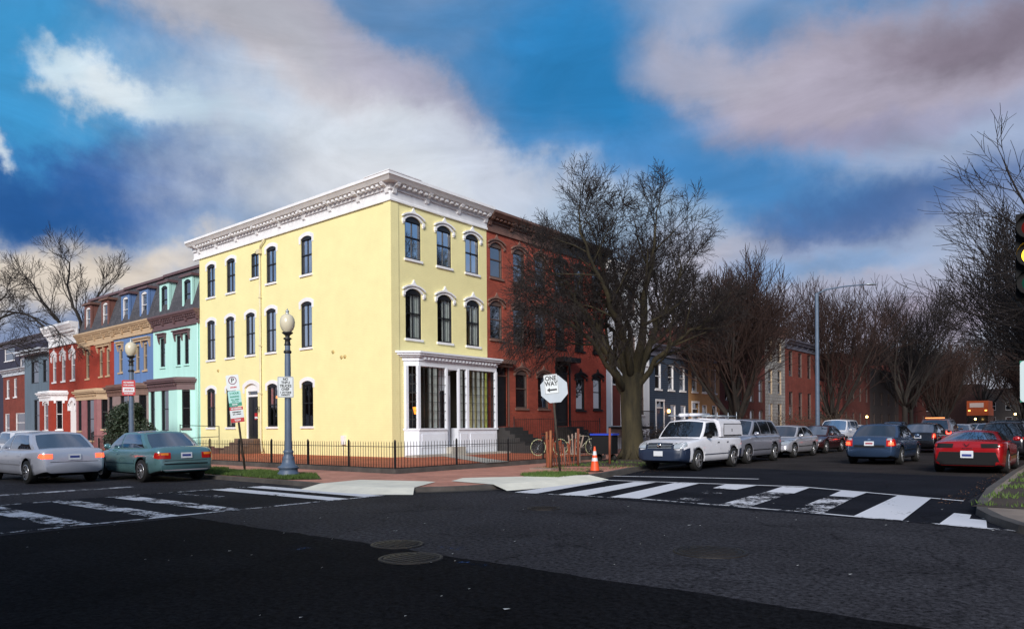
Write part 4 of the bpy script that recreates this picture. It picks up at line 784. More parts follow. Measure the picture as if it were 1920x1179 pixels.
# ================================================================ FENCE
def iron_fence(x0,y0,pts,label):
    r=empty('iron_fence',(x0,y0,.10),0,label,'fence'); o=Vector((x0,y0,0)); bars=MB(); rails=MB()
    for i in range(len(pts)-1):
        a=Vector((*pts[i],0))-o; b=Vector((*pts[i+1],0))-o; d=b-a; L=d.length; n=int(L/.125)
        for k in range(n+1):
            p=a+d*k/n; bars.tube([p+Vector((0,0,.08)),p+Vector((0,0,.90))],.0085,4,smooth=False,cap=False); bars.tube([p+Vector((0,0,.90)),p+Vector((0,0,.97))],[.010,.001],4,smooth=False,cap=False)
        for zz in (.16,.80): rails.tube([a+Vector((0,0,zz)),b+Vector((0,0,zz))],.014,4,smooth=False)
        m=max(1,round(L/2.15))
        for k in range(m+(1 if i==len(pts)-2 else 0)):
            p=a+d*k/m; q=MB(); q.box(-.025,.025,-.025,.025,0,.95); q.lathe([(.034,.95),(.034,.97),(.02,1.0),(0,1.02)],8); q.build('fence_post',IRON,r,loc=p)
    bars.build('pickets',IRON,r); rails.build('rails',IRON,r); return r
iron_fence(-16.35,14.3,[(-38.6,14.5),(-16.35,14.3),(-16.4,19.6),(-16.6,26.0)],'low black iron picket fence with pointed bars around the brick yard of the yellow building')
ironrail('stair_railing','black iron handrail beside the dark stoop of the first brick house',[(-22.7,27.6),(-20.2,27.6)],h=1.3,z=.6)
ironrail('stair_railing','black iron handrail on the stoop below the tall black doorway',[(-22.7,31.2),(-20.0,31.2)],h=1.2,z=.6)
ironrail('yard_railing','dark iron yard railing in front of the red brick row houses',[(-17.2,27.2),(-17.3,40)],h=.9,z=.15)
ironrail('yard_railing','black iron railing along the garden of the red and mauve houses',[(-63,15.8),(-45.2,15.8)],h=1.0,z=.25,bars=.16)
ironrail('yard_railing','short black iron railing with spikes in front of the mint house',[(-44.6,16.4),(-39.4,16.4)],h=.95,z=.25,bars=.16)
# ================================================================ LAMP POSTS
def lamp(loc,h,label):
    r=empty('street_lamp',loc,0,label,'street lamp','globe street lamps on blue-grey posts')
    m=MB(); m.lathe([(.30,0),(.30,.10),(.26,.14),(.26,.22),(.30,.24),(.30,.27),(.20,.33),(.17,.44),(.155,.50),(.16,.55),(.135,.58),(.13,.66),(.145,.68),(.145,.72),(.105,.76)],20); m.build('base',POLE,r)
    m=MB(); m.lathe([(.105,.76),(.085,h-1.15),(.075,h-.72)],16); 
    m.build('pole',POLE,r)
    m=MB(); m.lathe([(.08,h-.72),(.10,h-.70),(.08,h-.66),(.075,h-.56),(.13,h-.52),(.06,h-.48),(.07,h-.43),(.15,h-.37),(.16,h-.34),(.10,h-.33)],16); m.lathe([(.085,h-.95),(.11,h-.93),(.11,h-.88),(.085,h-.86)],12); m.build('collar',IRON,r)
    m=MB(); m.lathe([(.10,h-.34),(.16,h-.27),(.20,h-.17),(.212,h-.06),(.195,h+.05),(.15,h+.13),(.08,h+.175),(.04,h+.19)],24); m.build('globe',GLOBE,r)
    m=MB(); m.lathe([(.05,h+.185),(.06,h+.20),(.03,h+.22),(.05,h+.24),(.05,h+.28),(.02,h+.30),(0,h+.36)],12); m.build('finial',STEEL,r)
    return r
def frame_at(o,r_,facing,tilt=0):   # sign frame: local x right, y up, z towards viewer
    pass
L1=lamp((-18.17,11.87,.10),4.47,'nearer blue-grey globe lamp post in the grass verge, carrying a truck restriction sign')
L2=lamp((-28.48,11.85,.10),4.50,'farther globe lamp post behind the teal sedan, carrying a small red and white sign')
def plate(parent,w,h,m,loc,yaw,roll=0,name='sign_plate',edge=None,rad=.04,th=.004):
    """flat rounded plate facing the direction yaw (0 = -y)"""
    b=MB(); pts=[]
    for cx,cy,a0 in ((w/2-rad,h/2-rad,0),(-w/2+rad,h/2-rad,90),(-w/2+rad,-h/2+rad,180),(w/2-rad,-h/2+rad,270)):
        for i in range(5): a=R(a0+i*22.5); pts.append((cx+rad*math.cos(a),cy+rad*math.sin(a)))
    b.slab(pts,-th,0); o=b.build(name,m,parent,loc=loc); o.rotation_euler=(0,roll,yaw); return o
def ptext(o,t,size,m,x,z,sx=1.,bold=.004,y=-.006):
    return text_mesh(t,size,m,o,(x,y,z),(PI/2,0,0),bold=bold,sx=sx)
FY=R(39.6)+R(17)   # signs face roughly the crossing
s=plate(L1,.45,.60,SIGNW,(.07,-.12,2.55),R(50),name='restriction_sign')
b=MB()
for (x0,x1,z0,z1) in ((-.21,.21,.275,.285),(-.21,.21,-.285,-.275),(-.21,-.20,-.285,.285),(.20,.21,-.285,.285)): b.box(x0,x1,-.007,-.0045,z0,z1)
b.build('border',SIGNK,s)
for t,z,sz in (('NO',.22,.105),('THRU',.125,.105),('TRUCKS',.03,.10),('OVER',-.065,.105),('1 1/4 TONS',-.155,.072),('CAPACITY',-.225,.062)): ptext(s,t,sz,SIGNK,0,z,.85)
s=plate(L2,.46,.58,SIGNR,(.07,-.13,2.95),R(55),name='parking_sign')
b=MB(); b.box(-.20,.20,-.007,-.0045,-.16,.02); b.build('white_band',SIGNW,s)
ptext(s,'NO PARKING',.07,SIGNW,0,.2,.8); ptext(s,'STREET CLEANING',.045,SIGNW,0,.1,.9); ptext(s,'ZONE 6',.08,SIGNR,0,-.07,1,y=-.010); ptext(s,'TOW-AWAY',.06,SIGNW,0,-.22,.9)
# parking sign post (leaning)
P1=empty('parking_sign_post',(-21.4,12.4,.10),0,'leaning rusty post with three stacked parking signs by the teal sedan','sign')
lean=Vector((-.30,-.25,3.1))
m=MB(); m.tube([(0,0,-.1),tuple(lean*.97)],.035,6); m.build('post',ROTP,P1)
rl_=R(-6.5)
for w_,h_,mm,k,tx in ((.40,.50,SIGNW,.92,'p'),(.40,.50,SIGNT,.755,'g'),(.42,.50,SIGNW,.59,'r')):
    c=lean*k; s=plate(P1,w_,h_,mm,(c.x+.03,c.y-.045,c.z),R(45),rl_,name='sign_plate')
    if tx=='p':
        b=MB()
        for i in range(20):
            a0,a1=2*PI*i/20,2*PI*(i+1)/20; b.slab([(.13*math.cos(a0),.07+.13*math.sin(a0)),(.13*math.cos(a1),.07+.13*math.sin(a1)),(.105*math.cos(a1),.07+.105*math.sin(a1)),(.105*math.cos(a0),.07+.105*math.sin(a0))],-.007,-.005)
        b.build('ring',mat('plum_ink',(.16,.02,.07),.5),s); ptext(s,'P',.2,SIGNK,0,.07); ptext(s,'HOURS',.06,SIGNR,0,-.15)
    if tx=='g':
        b=MB(); b.box(-.2,.2,-.007,-.0045,-.24,-.13); b.build('band',SIGNG,s); ptext(s,'2 HOUR',.09,SIGNG,0,.17,.9); ptext(s,'PARKING',.075,SIGNG,0,.06,.9); ptext(s,'7AM - 8:30PM',.05,SIGNG,0,-.03,.9); ptext(s,'MON - FRI',.05,SIGNG,0,-.09,.9); ptext(s,'ZONE 6',.06,SIGNW,0,-.185,y=-.009)
    if tx=='r':
        b=MB(); b.box(-.21,.21,-.007,-.0045,.15,.245); b.box(-.21,.21,-.007,-.0045,-.245,-.11); b.build('band',SIGNR,s); ptext(s,'NO PARKING',.06,SIGNW,0,.195,.9,y=-.009); ptext(s,'WEDNESDAY',.05,SIGNK,0,.08,.9); ptext(s,'9:30 - 11:30AM',.045,SIGNK,0,.01,.9); ptext(s,'TOW',.08,SIGNW,0,-.18,y=-.009)
# one way / stop sign post
P2=empty('one_way_sign_post',(-12.56,17.43,.10),0,'leaning brown post with a ONE WAY plate over the blank back of an octagon','sign')
lean=Vector((-.20,-.16,2.9))
m=MB(); m.tube([(0,0,-.1),tuple(lean)],.035,6); m.build('post',ROTP,P2)
c=lean*.86
b=MB(); b.slab([(.43*math.cos(R(22.5+45*i)),.43*math.sin(R(22.5+45*i))) for i in range(8)],0,.005); s=b.build('octagon_sign',SIGNBK,P2,loc=(c.x+.06,c.y-.0,c.z-.02)); s.rotation_euler=(0,R(-5),R(42))
b=MB(); b.slab([(.43*math.cos(R(22.5+45*i)),.43*math.sin(R(22.5+45*i))) for i in range(8)],.006,.008); b.build('red_face',SIGNR,s)
s=plate(P2,.42,.58,SIGNW,(c.x-.0,c.y-.06,c.z+.13),R(42),R(-6),name='one_way_plate')
ptext(s,'ONE',.19,SIGNK,0,.17,.85,.006); ptext(s,'WAY',.19,SIGNK,0,.01,.85,.006)
b=MB()
for q_ in ((-.20,.20,.272,.280),(-.20,.20,-.280,-.272),(-.20,-.192,-.28,.28),(.192,.20,-.28,.28)): b.box(q_[0],q_[1],-.007,-.0045,q_[2],q_[3])
b.build('border',SIGNK,s)
b=MB(); b.slab([(-.15,-.17),(-.06,-.10),(-.06,-.145),(.15,-.145),(.15,-.195),(-.06,-.195),(-.06,-.24)],-.008,-.005); b.build('arrow',SIGNK,s)
# traffic cone
def cone(loc):
    r=empty('traffic_cone',loc,0,'tall orange traffic cone with two white bands on the kerb','traffic cone')
    m=MB(); m.box(-.19,.19,-.19,.19,0,.035); m.build('base',mat('cone_base',(.015,.012,.01),.8),r)
    OR=mat('cone_orange',(.80,.09,.02),.5)
    f=lambda z:.15-.125*z/.75
    m=MB(); m.lathe([(f(.035),.035),(f(.32),.32)],20); m.lathe([(f(.42),.42),(f(.50),.50)],20); m.lathe([(f(.62),.62),(f(.75),.75),(.015,.76)],20); m.build('body',OR,r)
    m=MB(); m.lathe([(f(.32),.32),(f(.42),.42)],20); m.build('white_band',SIGNW,r); m=MB(); m.lathe([(f(.50),.50),(f(.62),.62)],20); m.build('white_band',SIGNW,r)
cone((-11.95,18.35,.10))
# cobra street light
r=empty('cobra_street_light',(-13.02,43.6,.10),0,'tall blue-grey street light with a long curved arm over the right street','street light')
m=MB(); m.lathe([(.14,0),(.13,.5),(.10,9.0)],12); m.build('pole',POLE,r)
m=MB(); m.tube([(0,0,8.95),(.4,.3,9.2),(1.3,1.1,9.4),(2.1,1.9,9.5)],[.05,.045,.04,.035],8); m.build('arm',POLE,r)
m=MB(); m.lathe([(0,-.35),(.07,-.33),(.13,-.1),(.12,.2),(.05,.36),(0,.38)],12,axis='y'); o=m.build('lamp_head',STEEL,r,loc=(2.38,2.12,9.52)); o.rotation_euler=(0,0,R(-48)); o.scale=(1,1,.5)
# traffic signal at the right edge
r=empty('traffic_signal',(-.55,11.25,.10),0,'traffic signal with a lit yellow lamp at the right edge','traffic signal')
m=MB(); m.tube([(0.05,.0,0),(0.05,.0,4.2)],.06,10); m.build('pole',IRON,r)
hd=MB(); hd.box(-.17,.17,-.12,.12,-.52,.52); 
for z in (.34,0,-.34): hd.lathe([(.155,-.10),(.165,-.12),(.165,-.24)],16,(0,0,z),axis='y')
h=hd.build('housing',DARKM,r,loc=(-.160,-.28,3.41)); h.rotation_euler=(0,0,R(4))
m=MB(); m.lathe([(.0,-.135),(.09,-.13),(.15,-.10)],18,axis='y'); m.build('yellow_lamp',mat('lit_yellow_lamp',(1,.55,.02),.3,emit=5),h)
for z,mm in ((.34,mat('red_lens_off',(.12,.005,.004),.2)),(-.34,mat('green_lens_off',(.004,.06,.04),.2))):
    m=MB(); m.lathe([(.0,-.135),(.09,-.13),(.15,-.10)],18,(0,0,z),axis='y'); m.build('lamp_lens',mm,h)
s=plate(r,.5,.52,mat('pale_sign_back',(.50,.60,.62),.4),(-.06,-.12,1.88),R(8),name='sign_plate',rad=.05)
b=MB(); b.slab([(-.25,-.26),(.25,-.26),(.25,.26),(-.25,.26)],.001,.004); b.build('green_rim',SIGNG,s); s.scale=(1,1,1)

# ================================================================ SMALL THINGS ON THE PAVEMENT
def bicycle(loc,rz,label,mcol,sc_=1.):
    r=empty('bicycle',loc,rz,label,'bicycle','bicycles parked by the railings'); FR=mcol
    for x in (-.52,.52):
        m=MB()
        m.tube([(x+.34*math.cos(2*PI*i/28),0,.35+.34*math.sin(2*PI*i/28)) for i in range(29)],.019,6,cap=False); w_=m.build('wheel',mat('pale_tyre',(.40,.42,.24),.7),r)
        m=MB()
        for i in range(12): a=PI*i/12; m.tube([(x+.32*math.cos(a),0,.35+.32*math.sin(a)),(x-.32*math.cos(a),0,.35-.32*math.sin(a))],.0025,3,cap=False)
        m.build('spokes',STEEL,w_)
    m=MB(); bb=(-.08,0,.3); st=(-.2,0,.82); hd_=(.36,0,.80); 
    for a,b_ in ((bb,st),(bb,(.38,0,.68)),(st,hd_),(bb,(-.52,0,.35)),((-.19,0,.76),(-.52,0,.35)),(hd_,(.40,0,.62)),((.40,0,.62),(.52,0,.35))): m.tube([a,b_],.016,6)
    m.build('frame',FR,r)
    m=MB(); m.tube([(.34,0,.80),(.33,0,.95)],.013,6); m.tube([(.30,-.25,.97),(.36,-.12,.97),(.33,0,.95),(.36,.12,.97),(.30,.25,.97)],.013,6); m.build('handlebar',IRON,r)
    m=MB(); m.tube([(-.2,0,.82),(-.22,0,.9)],.012,6); m.prism([(-.36,-.07),(-.36,.07),(-.1,.02),(-.1,-.02)],.90,.95); m.build('saddle',IRON,r); return r
bicycle((-18.3,24.6,.25),R(62),'bicycle with pale-rimmed wheels parked left behind the ONE WAY post',mat('black_frame_paint',(.02,.02,.02),.4))
bicycle((-17.5,25.9,.25),R(75),'bicycle parked right beside the ONE WAY post, near the wooden chair',mat('cream_frame_paint',(.4,.38,.3),.4))
r=empty('wooden_chair',(-15.6,22.6,.11),R(20),'weathered slatted garden chair back standing on the pavement beside the railings','chair')
WD=mat('weathered_wood',(.28,.20,.16),.8,var=.3,streak=True)
for k in range(5):
    m=MB(); a=(k-2)*.11; m.tube([(a*.7,0,.3),(a*1.35,.16,1.12-abs(k-2)*.05)],.035,4,smooth=False); m.build('back_slat',WD,r)
m=MB(); m.box(-.3,.3,-.45,.05,.32,.36); m.build('seat',WD,r)
for x in (-.29,.29):
    m=MB(); m.box(x-.03,x+.03,-.48,-.40,0,.55); m.build('leg',WD,r); m=MB(); m.box(x-.05,x+.05,-.5,.1,.55,.58); m.build('armrest',WD,r)
ORN=mat('orange_fence_net',(.33,.085,.04),.7,var=.3,vs=8)
r=empty('snow_fence',(-13.4,19.9,.10),0,'sagging orange slatted safety fence around the soil bed beside the cone','fence')
path=[(-13.8+.0,18.6),(-14.6,19.5),(-14.6,21.2)]
m=MB(); rr=random.Random(5)
for i in range(len(path)-1):
    a=Vector((*path[i],0)); b=Vector((*path[i+1],0))
    for k in range(12):
        p=a.lerp(b,k/12)-Vector((-13.4,19.9,0)); q=p+Vector((rr.uniform(-.12,.12),rr.uniform(-.08,.08),rr.uniform(.75,1.0))); m.tube([p,q],.022,4,smooth=False)
m.build('slats',ORN,r)
for a_,b_ in (((-.4,-1.3,0),(-.38,-1.3,1.25)),((-1.2,-.4,0),(-1.2,-.42,1.2))): m=MB(); m.tube([a_,b_],.04,6); m.build('post',mat('orange_wood',(.33,.12,.05),.8,var=.3),r)
m=MB(); m.box(-.9,-.05,-1.75,-1.35,0,.05); m.build('foot_board',WD,r)
for (x,y,lab) in ((-13.95,22.4,'short reddish wooden stake left of the big tree trunk'),(-14.1,20.6,'short reddish stake between the bin and the tree')):
    m=MB(); m.tube([(0,0,0),(.02,0,1.3)],.045,6); tag(m.build('wooden_stake',mat('red_stake',(.22,.06,.03),.8,var=.3),loc=(x,y,.10)),lab,'stake')
r=empty('waste_bin',(-15.1,23.9,.10),R(10),'black wheeled bin with a bright blue lid behind the cone','bin')
m=MB(); m.prism([(-.42,-.3),(.42,-.3),(.42,.3),(-.42,.3)],.3,1.02); m.build('body',DARKM,r); m=MB(); m.box(-.47,.47,-.35,.33,1.02,1.09); m.build('lid',mat('blue_lid',(.02,.05,.42),.4),r)
for x in (-.3,.3):
    m=MB(); m.lathe([(0,-.04),(.14,-.04),(.14,.04),(0,.04)],14,(x,.1,.15),axis='y'); m.build('wheel',TYRE,r)
r=empty('yard_sign',(-15.6,26.4,.10),R(40),'white placard with a red round picture on a short post left of the big tree','sign')
m=MB(); m.box(-.2,.2,-.02,0,.3,1.15); m.build('placard',mat('placard',(.50,.42,.45),.6),r); m=MB(); m.lathe([(0,-.035),(.14,-.035),(.14,-.021)],16,(0,0,.9),axis='y'); m.build('red_disc',SIGNR,r)
m=MB(); m.tube([(-.1,.02,0),(-.1,.02,.5)],.015,4); m.tube([(.1,.02,0),(.1,.02,.5)],.015,4); m.build('leg',IRON,r)
# fallen leaves along the kerbs
lv=MB()
for i in range(2600):
    if i%3: x=-12.0-abs(rnd.gauss(0,1.2)); y=rnd.uniform(17.8,34); z=.115
    else: x=rnd.uniform(-11.6,-11.0) if i%2 else rnd.uniform(-2.5,-2.05); y=rnd.uniform(15,40); z=.012
    if x<-15.5: continue
    a=rnd.uniform(0,PI); s_=rnd.uniform(.02,.045); lv.add([(x-s_*math.cos(a),y-s_*math.sin(a),z),(x+s_*math.sin(a)*.5,y-s_*.5,z+.01),(x+s_*math.cos(a),y+s_*math.sin(a),z+rnd.uniform(0,.02)),(x-s_*math.sin(a)*.5,y+s_*.5,z+.005)],[(0,1,2,3)])
tag(lv.build('fallen_leaves',mat('dead_leaf',(.20,.09,.04),.8,var=.4,vs=3)),kind='stuff')
lt_=MB()
for i in range(70):
    x=rnd.uniform(-14,0); y=rnd.uniform(3,14); s_=rnd.uniform(.008,.022)*(2 if i<6 else 1); a=rnd.uniform(0,PI)
    lt_.add([(x-s_,y,.014),(x,y-s_*.5,.014),(x+s_,y+s_*.3,.022),(x,y+s_*.6,.016)],[(0,1,2,3)])
tag(lt_.build('road_grit',mat('pale_grit',(.55,.55,.55),.8)),kind='stuff')
# ================================================================ CARS
def lerp(a,b,t): return a+(b-a)*t
def interp(P,x):
    if x<=P[0][0]: return P[0][1]
    for i in range(len(P)-1):
        if x<=P[i+1][0]:
            t=(x-P[i][0])/(P[i+1][0]-P[i][0]); return lerp(P[i][1],P[i+1][1],t)
    return P[-1][1]
def paint(name,c,rough=.28,metal=.3):
    return mat(name,c,rough,metal,coat=.7,var=.10,vs=1.3)
def car(name,label,loc,rz,L,Wd,H,prof,xbr,xr,xf,xw,belt,pm,wheels=(-1.35,1.4),wr=.32,clear=.2,wtop=.74,rim=RIM,spokes=10,lights='sedan',lit=False,gm=G_CAR,group=None,cat='car',bumper=None,rear_plate=True,front_plate=True,taper=.10,tail=None,head=None,pillar=True,low=None,split=None,cham=None,emblem=True,grille=None,tlx=None,platetxt=None,sidedark=False,backglass=True,endround=.10,tint=None,rails=False):
    r=empty(name,loc,rz,label,cat,group); hl=L/2; hw=Wd/2; low=low or DARKM
    def wf(x):
        e=min(hl-x,hl+x); return hw*(1-taper*max(0,1-e/1.1)**2-endround*max(0,1-e/.16)**2)
    def top(x): return interp(prof,x)
    es=[0,.015,.05,.1,.18,.3,.45]; xs=sorted(set([-hl+e for e in es]+[hl-e for e in es]+[-hl+.45+(L-.9)*i/26 for i in range(27)]))
    m=MB(); rings=[]
    for x in xs:
        w=wf(x); t=top(x); e=min(hl-x,hl+x); b=clear+.10*max(0,1-e/.5)
        t=max(t,b+.12); s=t-min(.085,(t-b)*.3); md=lerp(b,s,.52); cr=.028
        half=[(0,b),(.82*w,b),(.955*w,b+.05),(.985*w,lerp(b,md,.5)),(1.0*w,md),(.992*w,lerp(md,s,.55)),(.975*w,s-.015),(.935*w,lerp(s,t,.55)),(.86*w,t-.01),(.55*w,t+cr*.65),(0,t+cr)]
        rings.append([(x,y,z) for y,z in half]+[(x,-y,z) for y,z in half[-2:0:-1]])
    n=len(rings[0]); vs=[p for q in rings for p in q]; fs=[]
    for i in range(len(rings)-1):
        for k in range(n): fs.append((i*n+k,(i+1)*n+k,(i+1)*n+(k+1)%n,i*n+(k+1)%n))
    fs.append(tuple(range(n))); fs.append(tuple((len(rings)-1)*n+k for k in range(n))[::-1])
    m.add(vs,fs,0,True); body=m.build('body',[pm,DARKM,low],r)
    import bmesh
    bm=bmesh.new(); bm.from_mesh(body.data); bmesh.ops.recalc_face_normals(bm,faces=bm.faces); bm.to_mesh(body.data); bm.free()
    cut=MB()
    for wx in wheels:
        for s in (-1,1):
            R_=wr+.055; cut.lathe([(0,-.25),(R_,-.25),(R_,.25),(0,.25)],28,(wx,s*(hw-.02),wr+.01),axis='y',smooth=False)
    co=cut.build('cutter',DARKM); 
    bm=bmesh.new(); bm.from_mesh(co.data); bmesh.ops.remove_doubles(bm,verts=bm.verts,dist=1e-5); bmesh.ops.recalc_face_normals(bm,faces=bm.faces); bm.to_mesh(co.data); bm.free()
    md_=body.modifiers.new('b','BOOLEAN'); md_.operation='DIFFERENCE'; md_.object=co; md_.solver='EXACT'
    body.parent=None
    dg=bpy.context.evaluated_depsgraph_get(); dg.update(); me=bpy.data.meshes.new_from_object(body.evaluated_get(dg)); body.modifiers.clear()
    bpy.data.objects.remove(co); body.data=me; body.parent=r
    me.materials.clear(); 
    for q in (pm,DARKM,low): me.materials.append(q)
    for p in me.polygons:
        c=p.center; p.material_index=0
        for wx in wheels:
            if math.hypot(c.x-wx,c.z-wr-.01)<wr+.058 and abs(c.y)<hw-.008: p.material_index=1; p.use_smooth=False
        if p.material_index==0 and c.z<clear+.07: p.material_index=2
        if p.normal.z<-.7: p.material_index=1
        if bumper and (abs(c.x)>hl-bumper[0]) and c.z<bumper[1]: p.material_index=2
    me.update()
    # cabin
    zr=H-.055; wb=lambda s:hw*.925*(1-.07*abs(2*s-1)**3); wt=hw*wtop
    bl=belt-.03
    def Sd(s,t,sg,o=0):
        x=lerp(lerp(xbr,xw,s),lerp(xr,xf,s),t); y=lerp(wb(s),wt*(1-.05*abs(2*s-1)**3),t)+.035*math.sin(PI*t)+o; z=lerp(bl,zr+.03*math.sin(PI*s),t)+o*.3
        return (x,sg*y,z)
    def Ft(q,t,front=True,o=0):
        s=1 if front else 0; e=Sd(s,t,1); d=(1 if front else -1); bul=(.13-.06*t)*(1-q*q)
        return (e[0]+d*(bul+o),q*e[1],e[2]+.055*(1-q*q)*t+o*.7)
    c=MB()
    def grid(fn,nu,nv,flip=False,mb=None,mi=0):
        mb=mb or c; vs=[fn(i/nu,j/nv) for j in range(nv+1) for i in range(nu+1)]
        fs=[(j*(nu+1)+i,j*(nu+1)+i+1,(j+1)*(nu+1)+i+1,(j+1)*(nu+1)+i) for j in range(nv) for i in range(nu)]
        if flip: fs=[f[::-1] for f in fs]
        mb.add(vs,fs,mi,True)
    grid(lambda a,b:Sd(a,b,-1),14,6); grid(lambda a,b:Sd(a,b,1),14,6,True)
    grid(lambda a,b:Ft(2*a-1,b,True),10,6); grid(lambda a,b:Ft(2*a-1,b,False),10,6,True)
    def Rf(a,b):
        q=2*b-1; e=Sd(a,1,1); x=e[0]+.07*(1-q*q)*(2*a-1); return (x,q*e[1],e[2]+.055*(1-q*q))
    grid(Rf,14,10); co_=c.build('cabin',pm,r)
    def sp(x,t):   # s for given x at height t
        a,b=lerp(xbr,xr,t),lerp(xw,xf,t); return (x-a)/(b-a)
    def glass(name,fn,nu=8,nv=5,mt=None): g=MB(); grid(fn,nu,nv,mb=g); return g.build(name,mt or gm,r)
    glass('windshield',lambda a,b:Ft((2*a-1)*.93,lerp(.09,.93,b),True,.007),10,6)
    if backglass: glass('rear_window',lambda a,b:Ft((2*a-1)*.88,lerp(.12,.90,b),False,.007),10,6)
    t0,t1=.12,.90; bp=split if split is not None else (wheels[0]+wheels[1])/2-.02
    cuts=[(None,bp-.04),(bp+.04,None)]
    if name in('sports_car','pickup_truck'): cuts=[(None,None)]
    if lights=='suv' : cuts=[(None,wheels[0]+.30),(wheels[0]+.38,bp-.04),(bp+.04,None)]
    for sg in (-1,1):
        for a_,b_ in cuts:
            def fn(a,b,a_=a_,b_=b_,sg=sg):
                t=lerp(t0,t1,b); lo=max(.07+.03*b,0) if a_ is None else sp(a_,t); hi=.955-.0*b if b_ is None else sp(b_,t)
                return Sd(lerp(lo,hi,a),t,sg,.006)
            g=MB(); grid(fn,6,5,mb=g,flip=sg>0); g.build('side_window',gm,r)
    # body surface lookup
    bm_v=[v.co.copy() for v in me.vertices]; bvh=BVHTree.FromPolygons(bm_v,[tuple(p.vertices) for p in me.polygons])
    def deco(nm,dr,cs,mt,n=5,off=.008,parent=None):
        """cs: 4 corners (a,z); dr: 'F','B' along x, 'L','Rr' side (a=x)"""
        D={'F':Vector((-1,0,0)),'B':Vector((1,0,0)),'S':Vector((0,1,0)),'P':Vector((0,-1,0))}[dr]
        g=MB(); vs=[]
        for j in range(n+1):
            for i in range(n+1):
                u,v=i/n,j/n; a=lerp(lerp(cs[0][0],cs[1][0],u),lerp(cs[3][0],cs[2][0],u),v); z=lerp(lerp(cs[0][1],cs[1][1],u),lerp(cs[3][1],cs[2][1],u),v)
                o=Vector((6 if dr=='F' else -6,a,z)) if dr in 'FB' else Vector((a,-6 if dr=='S' else 6,z))
                h=bvh.ray_cast(o,D)
                p=h[0] if h[0] else bvh.find_nearest(Vector((D.x*-hl*.97,a,z)) if dr in 'FB' else Vector((a,-D.y*hw*.9,z)))[0]
                vs.append(tuple(p-D*off))
        fs=[(j*(n+1)+i,j*(n+1)+i+1,(j+1)*(n+1)+i+1,(j+1)*(n+1)+i) for j in range(n) for i in range(n)]
        if dr in('B','P'): fs=[f for f in fs]
        g.add(vs,fs,0,True); return g.build(nm,mt,parent or r)
    # lamps
    tl=tail or [(.42,.62,.82,.92),] ; TM=TAILB if lit=='brake' else (TAILO if lit else TAILR)
    wb_=wf(-hl+.05)
    for s in (-1,1):
        for (a0,a1,z0,z1) in tl: deco('tail_light','B',[(s*a0*wb_/ .9 if False else s*a0,z0),(s*a1,z0+.0),(s*a1,z1),(s*a0,z1)],TM,off=.012)
        if tail is None or True:
            zz0,zz1=tl[0][2],tl[0][3]; deco('tail_light','S' if s<0 else 'P',[(-hl+.02,zz0),(-hl+.20,zz0+.03),(-hl+.16,zz1),(-hl+.04,zz1)],TM,off=.008)
        ha,hb,hz0,hz1=head or (.46,.80,.56,.70)
        deco('headlight_housing','F',[(s*(ha-.03),hz0-.02),(s*(hb+.02),hz0+.0),(s*(hb+.02),hz1+.04),(s*(ha-.03),hz1+.0)],DARKM,off=.006)
        deco('headlight','F',[(s*ha,hz0),(s*hb,hz0+.02),(s*hb,hz1+.02),(s*ha,hz1-.02)],HEADL,off=.012)
        deco('headlight','S' if s<0 else 'P',[(hl-.02,hz0+.02),(hl-.30,hz0+.08),(hl-.34,hz1+.02),(hl-.02,hz1)],HEADL,off=.006)
        deco('side_mirror','S' if s<0 else 'P',[(0,.4),(.01,.4),(.01,.41),(0,.41)],DARKM) if False else None
        mm=MB(); mm.lathe([(0,-.09),(.06,-.07),(.08,0),(.06,.07),(0,.09)],10,(0,0,0),axis='y'); o=mm.build('side_mirror',DARKM if sidedark else pm,r,loc=(xw-.32,s*(hw+.04),belt+.06)); o.scale=(.8,1.1,1)
        # door seams and handles
        for xx in ((bp,) if cuts==[(None,None)] else (bp,wheels[0]+.42)):
            pass
        for xx in (wheels[0]+.42,bp,wheels[1]-.38): deco('door_seam','S' if s<0 else 'P',[(xx-.006,clear+.1),(xx+.006,clear+.1),(xx+.006,belt-.09),(xx-.006,belt-.09)],DARKM,2,.002)
        deco('side_trim','S' if s<0 else 'P',[(wheels[0]+.40,.50),(wheels[1]-.42,.50),(wheels[1]-.42,.53),(wheels[0]+.40,.53)],low,4,.010)
        for xx in (bp+.12,wheels[0]+.50): deco('door_handle','S' if s<0 else 'P',[(xx,belt-.17),(xx+.16,belt-.17),(xx+.16,belt-.14),(xx,belt-.14)],pm if not sidedark else DARKM,2,.035)
    ga,gz0,gz1=grille or (.38,.56,.70)
    gr=deco('grille','F',[(-ga,gz0),(ga,gz0),(ga*1.05,gz1),(-ga*1.05,gz1)],DARKM,6,.010)
    for k in range(4):
        z=lerp(gz0,gz1,(k+.5)/4); deco('grille_bar','F',[(-ga,z-.006),(ga,z-.006),(ga,z+.006),(-ga,z+.006)],CHROME if k==3 else STEEL,5,.016,gr)
    deco('lower_intake','F',[(-.55,clear+.10),(.55,clear+.10),(.5,clear+.22),(-.5,clear+.22)],DARKM,6,.008)
    if front_plate:
        p=deco('number_plate','F',[(-.16,clear+.20),(.16,clear+.20),(.16,clear+.36),(-.16,clear+.36)],PLATE,1,.03)
    pz=rear_plate if isinstance(rear_plate,float) else .70
    p=deco('number_plate','B',[(-.16,pz),(.16,pz),(.16,pz+.155),(-.16,pz+.155)],PLATE,1,.025); 
    deco('plate_number','B',[(-.12,pz+.05),(.12,pz+.05),(.12,pz+.11),(-.12,pz+.11)],PLATEB if platetxt is None else platetxt,1,.028,p)
    deco('boot_seam','B',[(-.60,.60),(.60,.60),(.60,.612),(-.60,.612)],DARKM,5,.004)
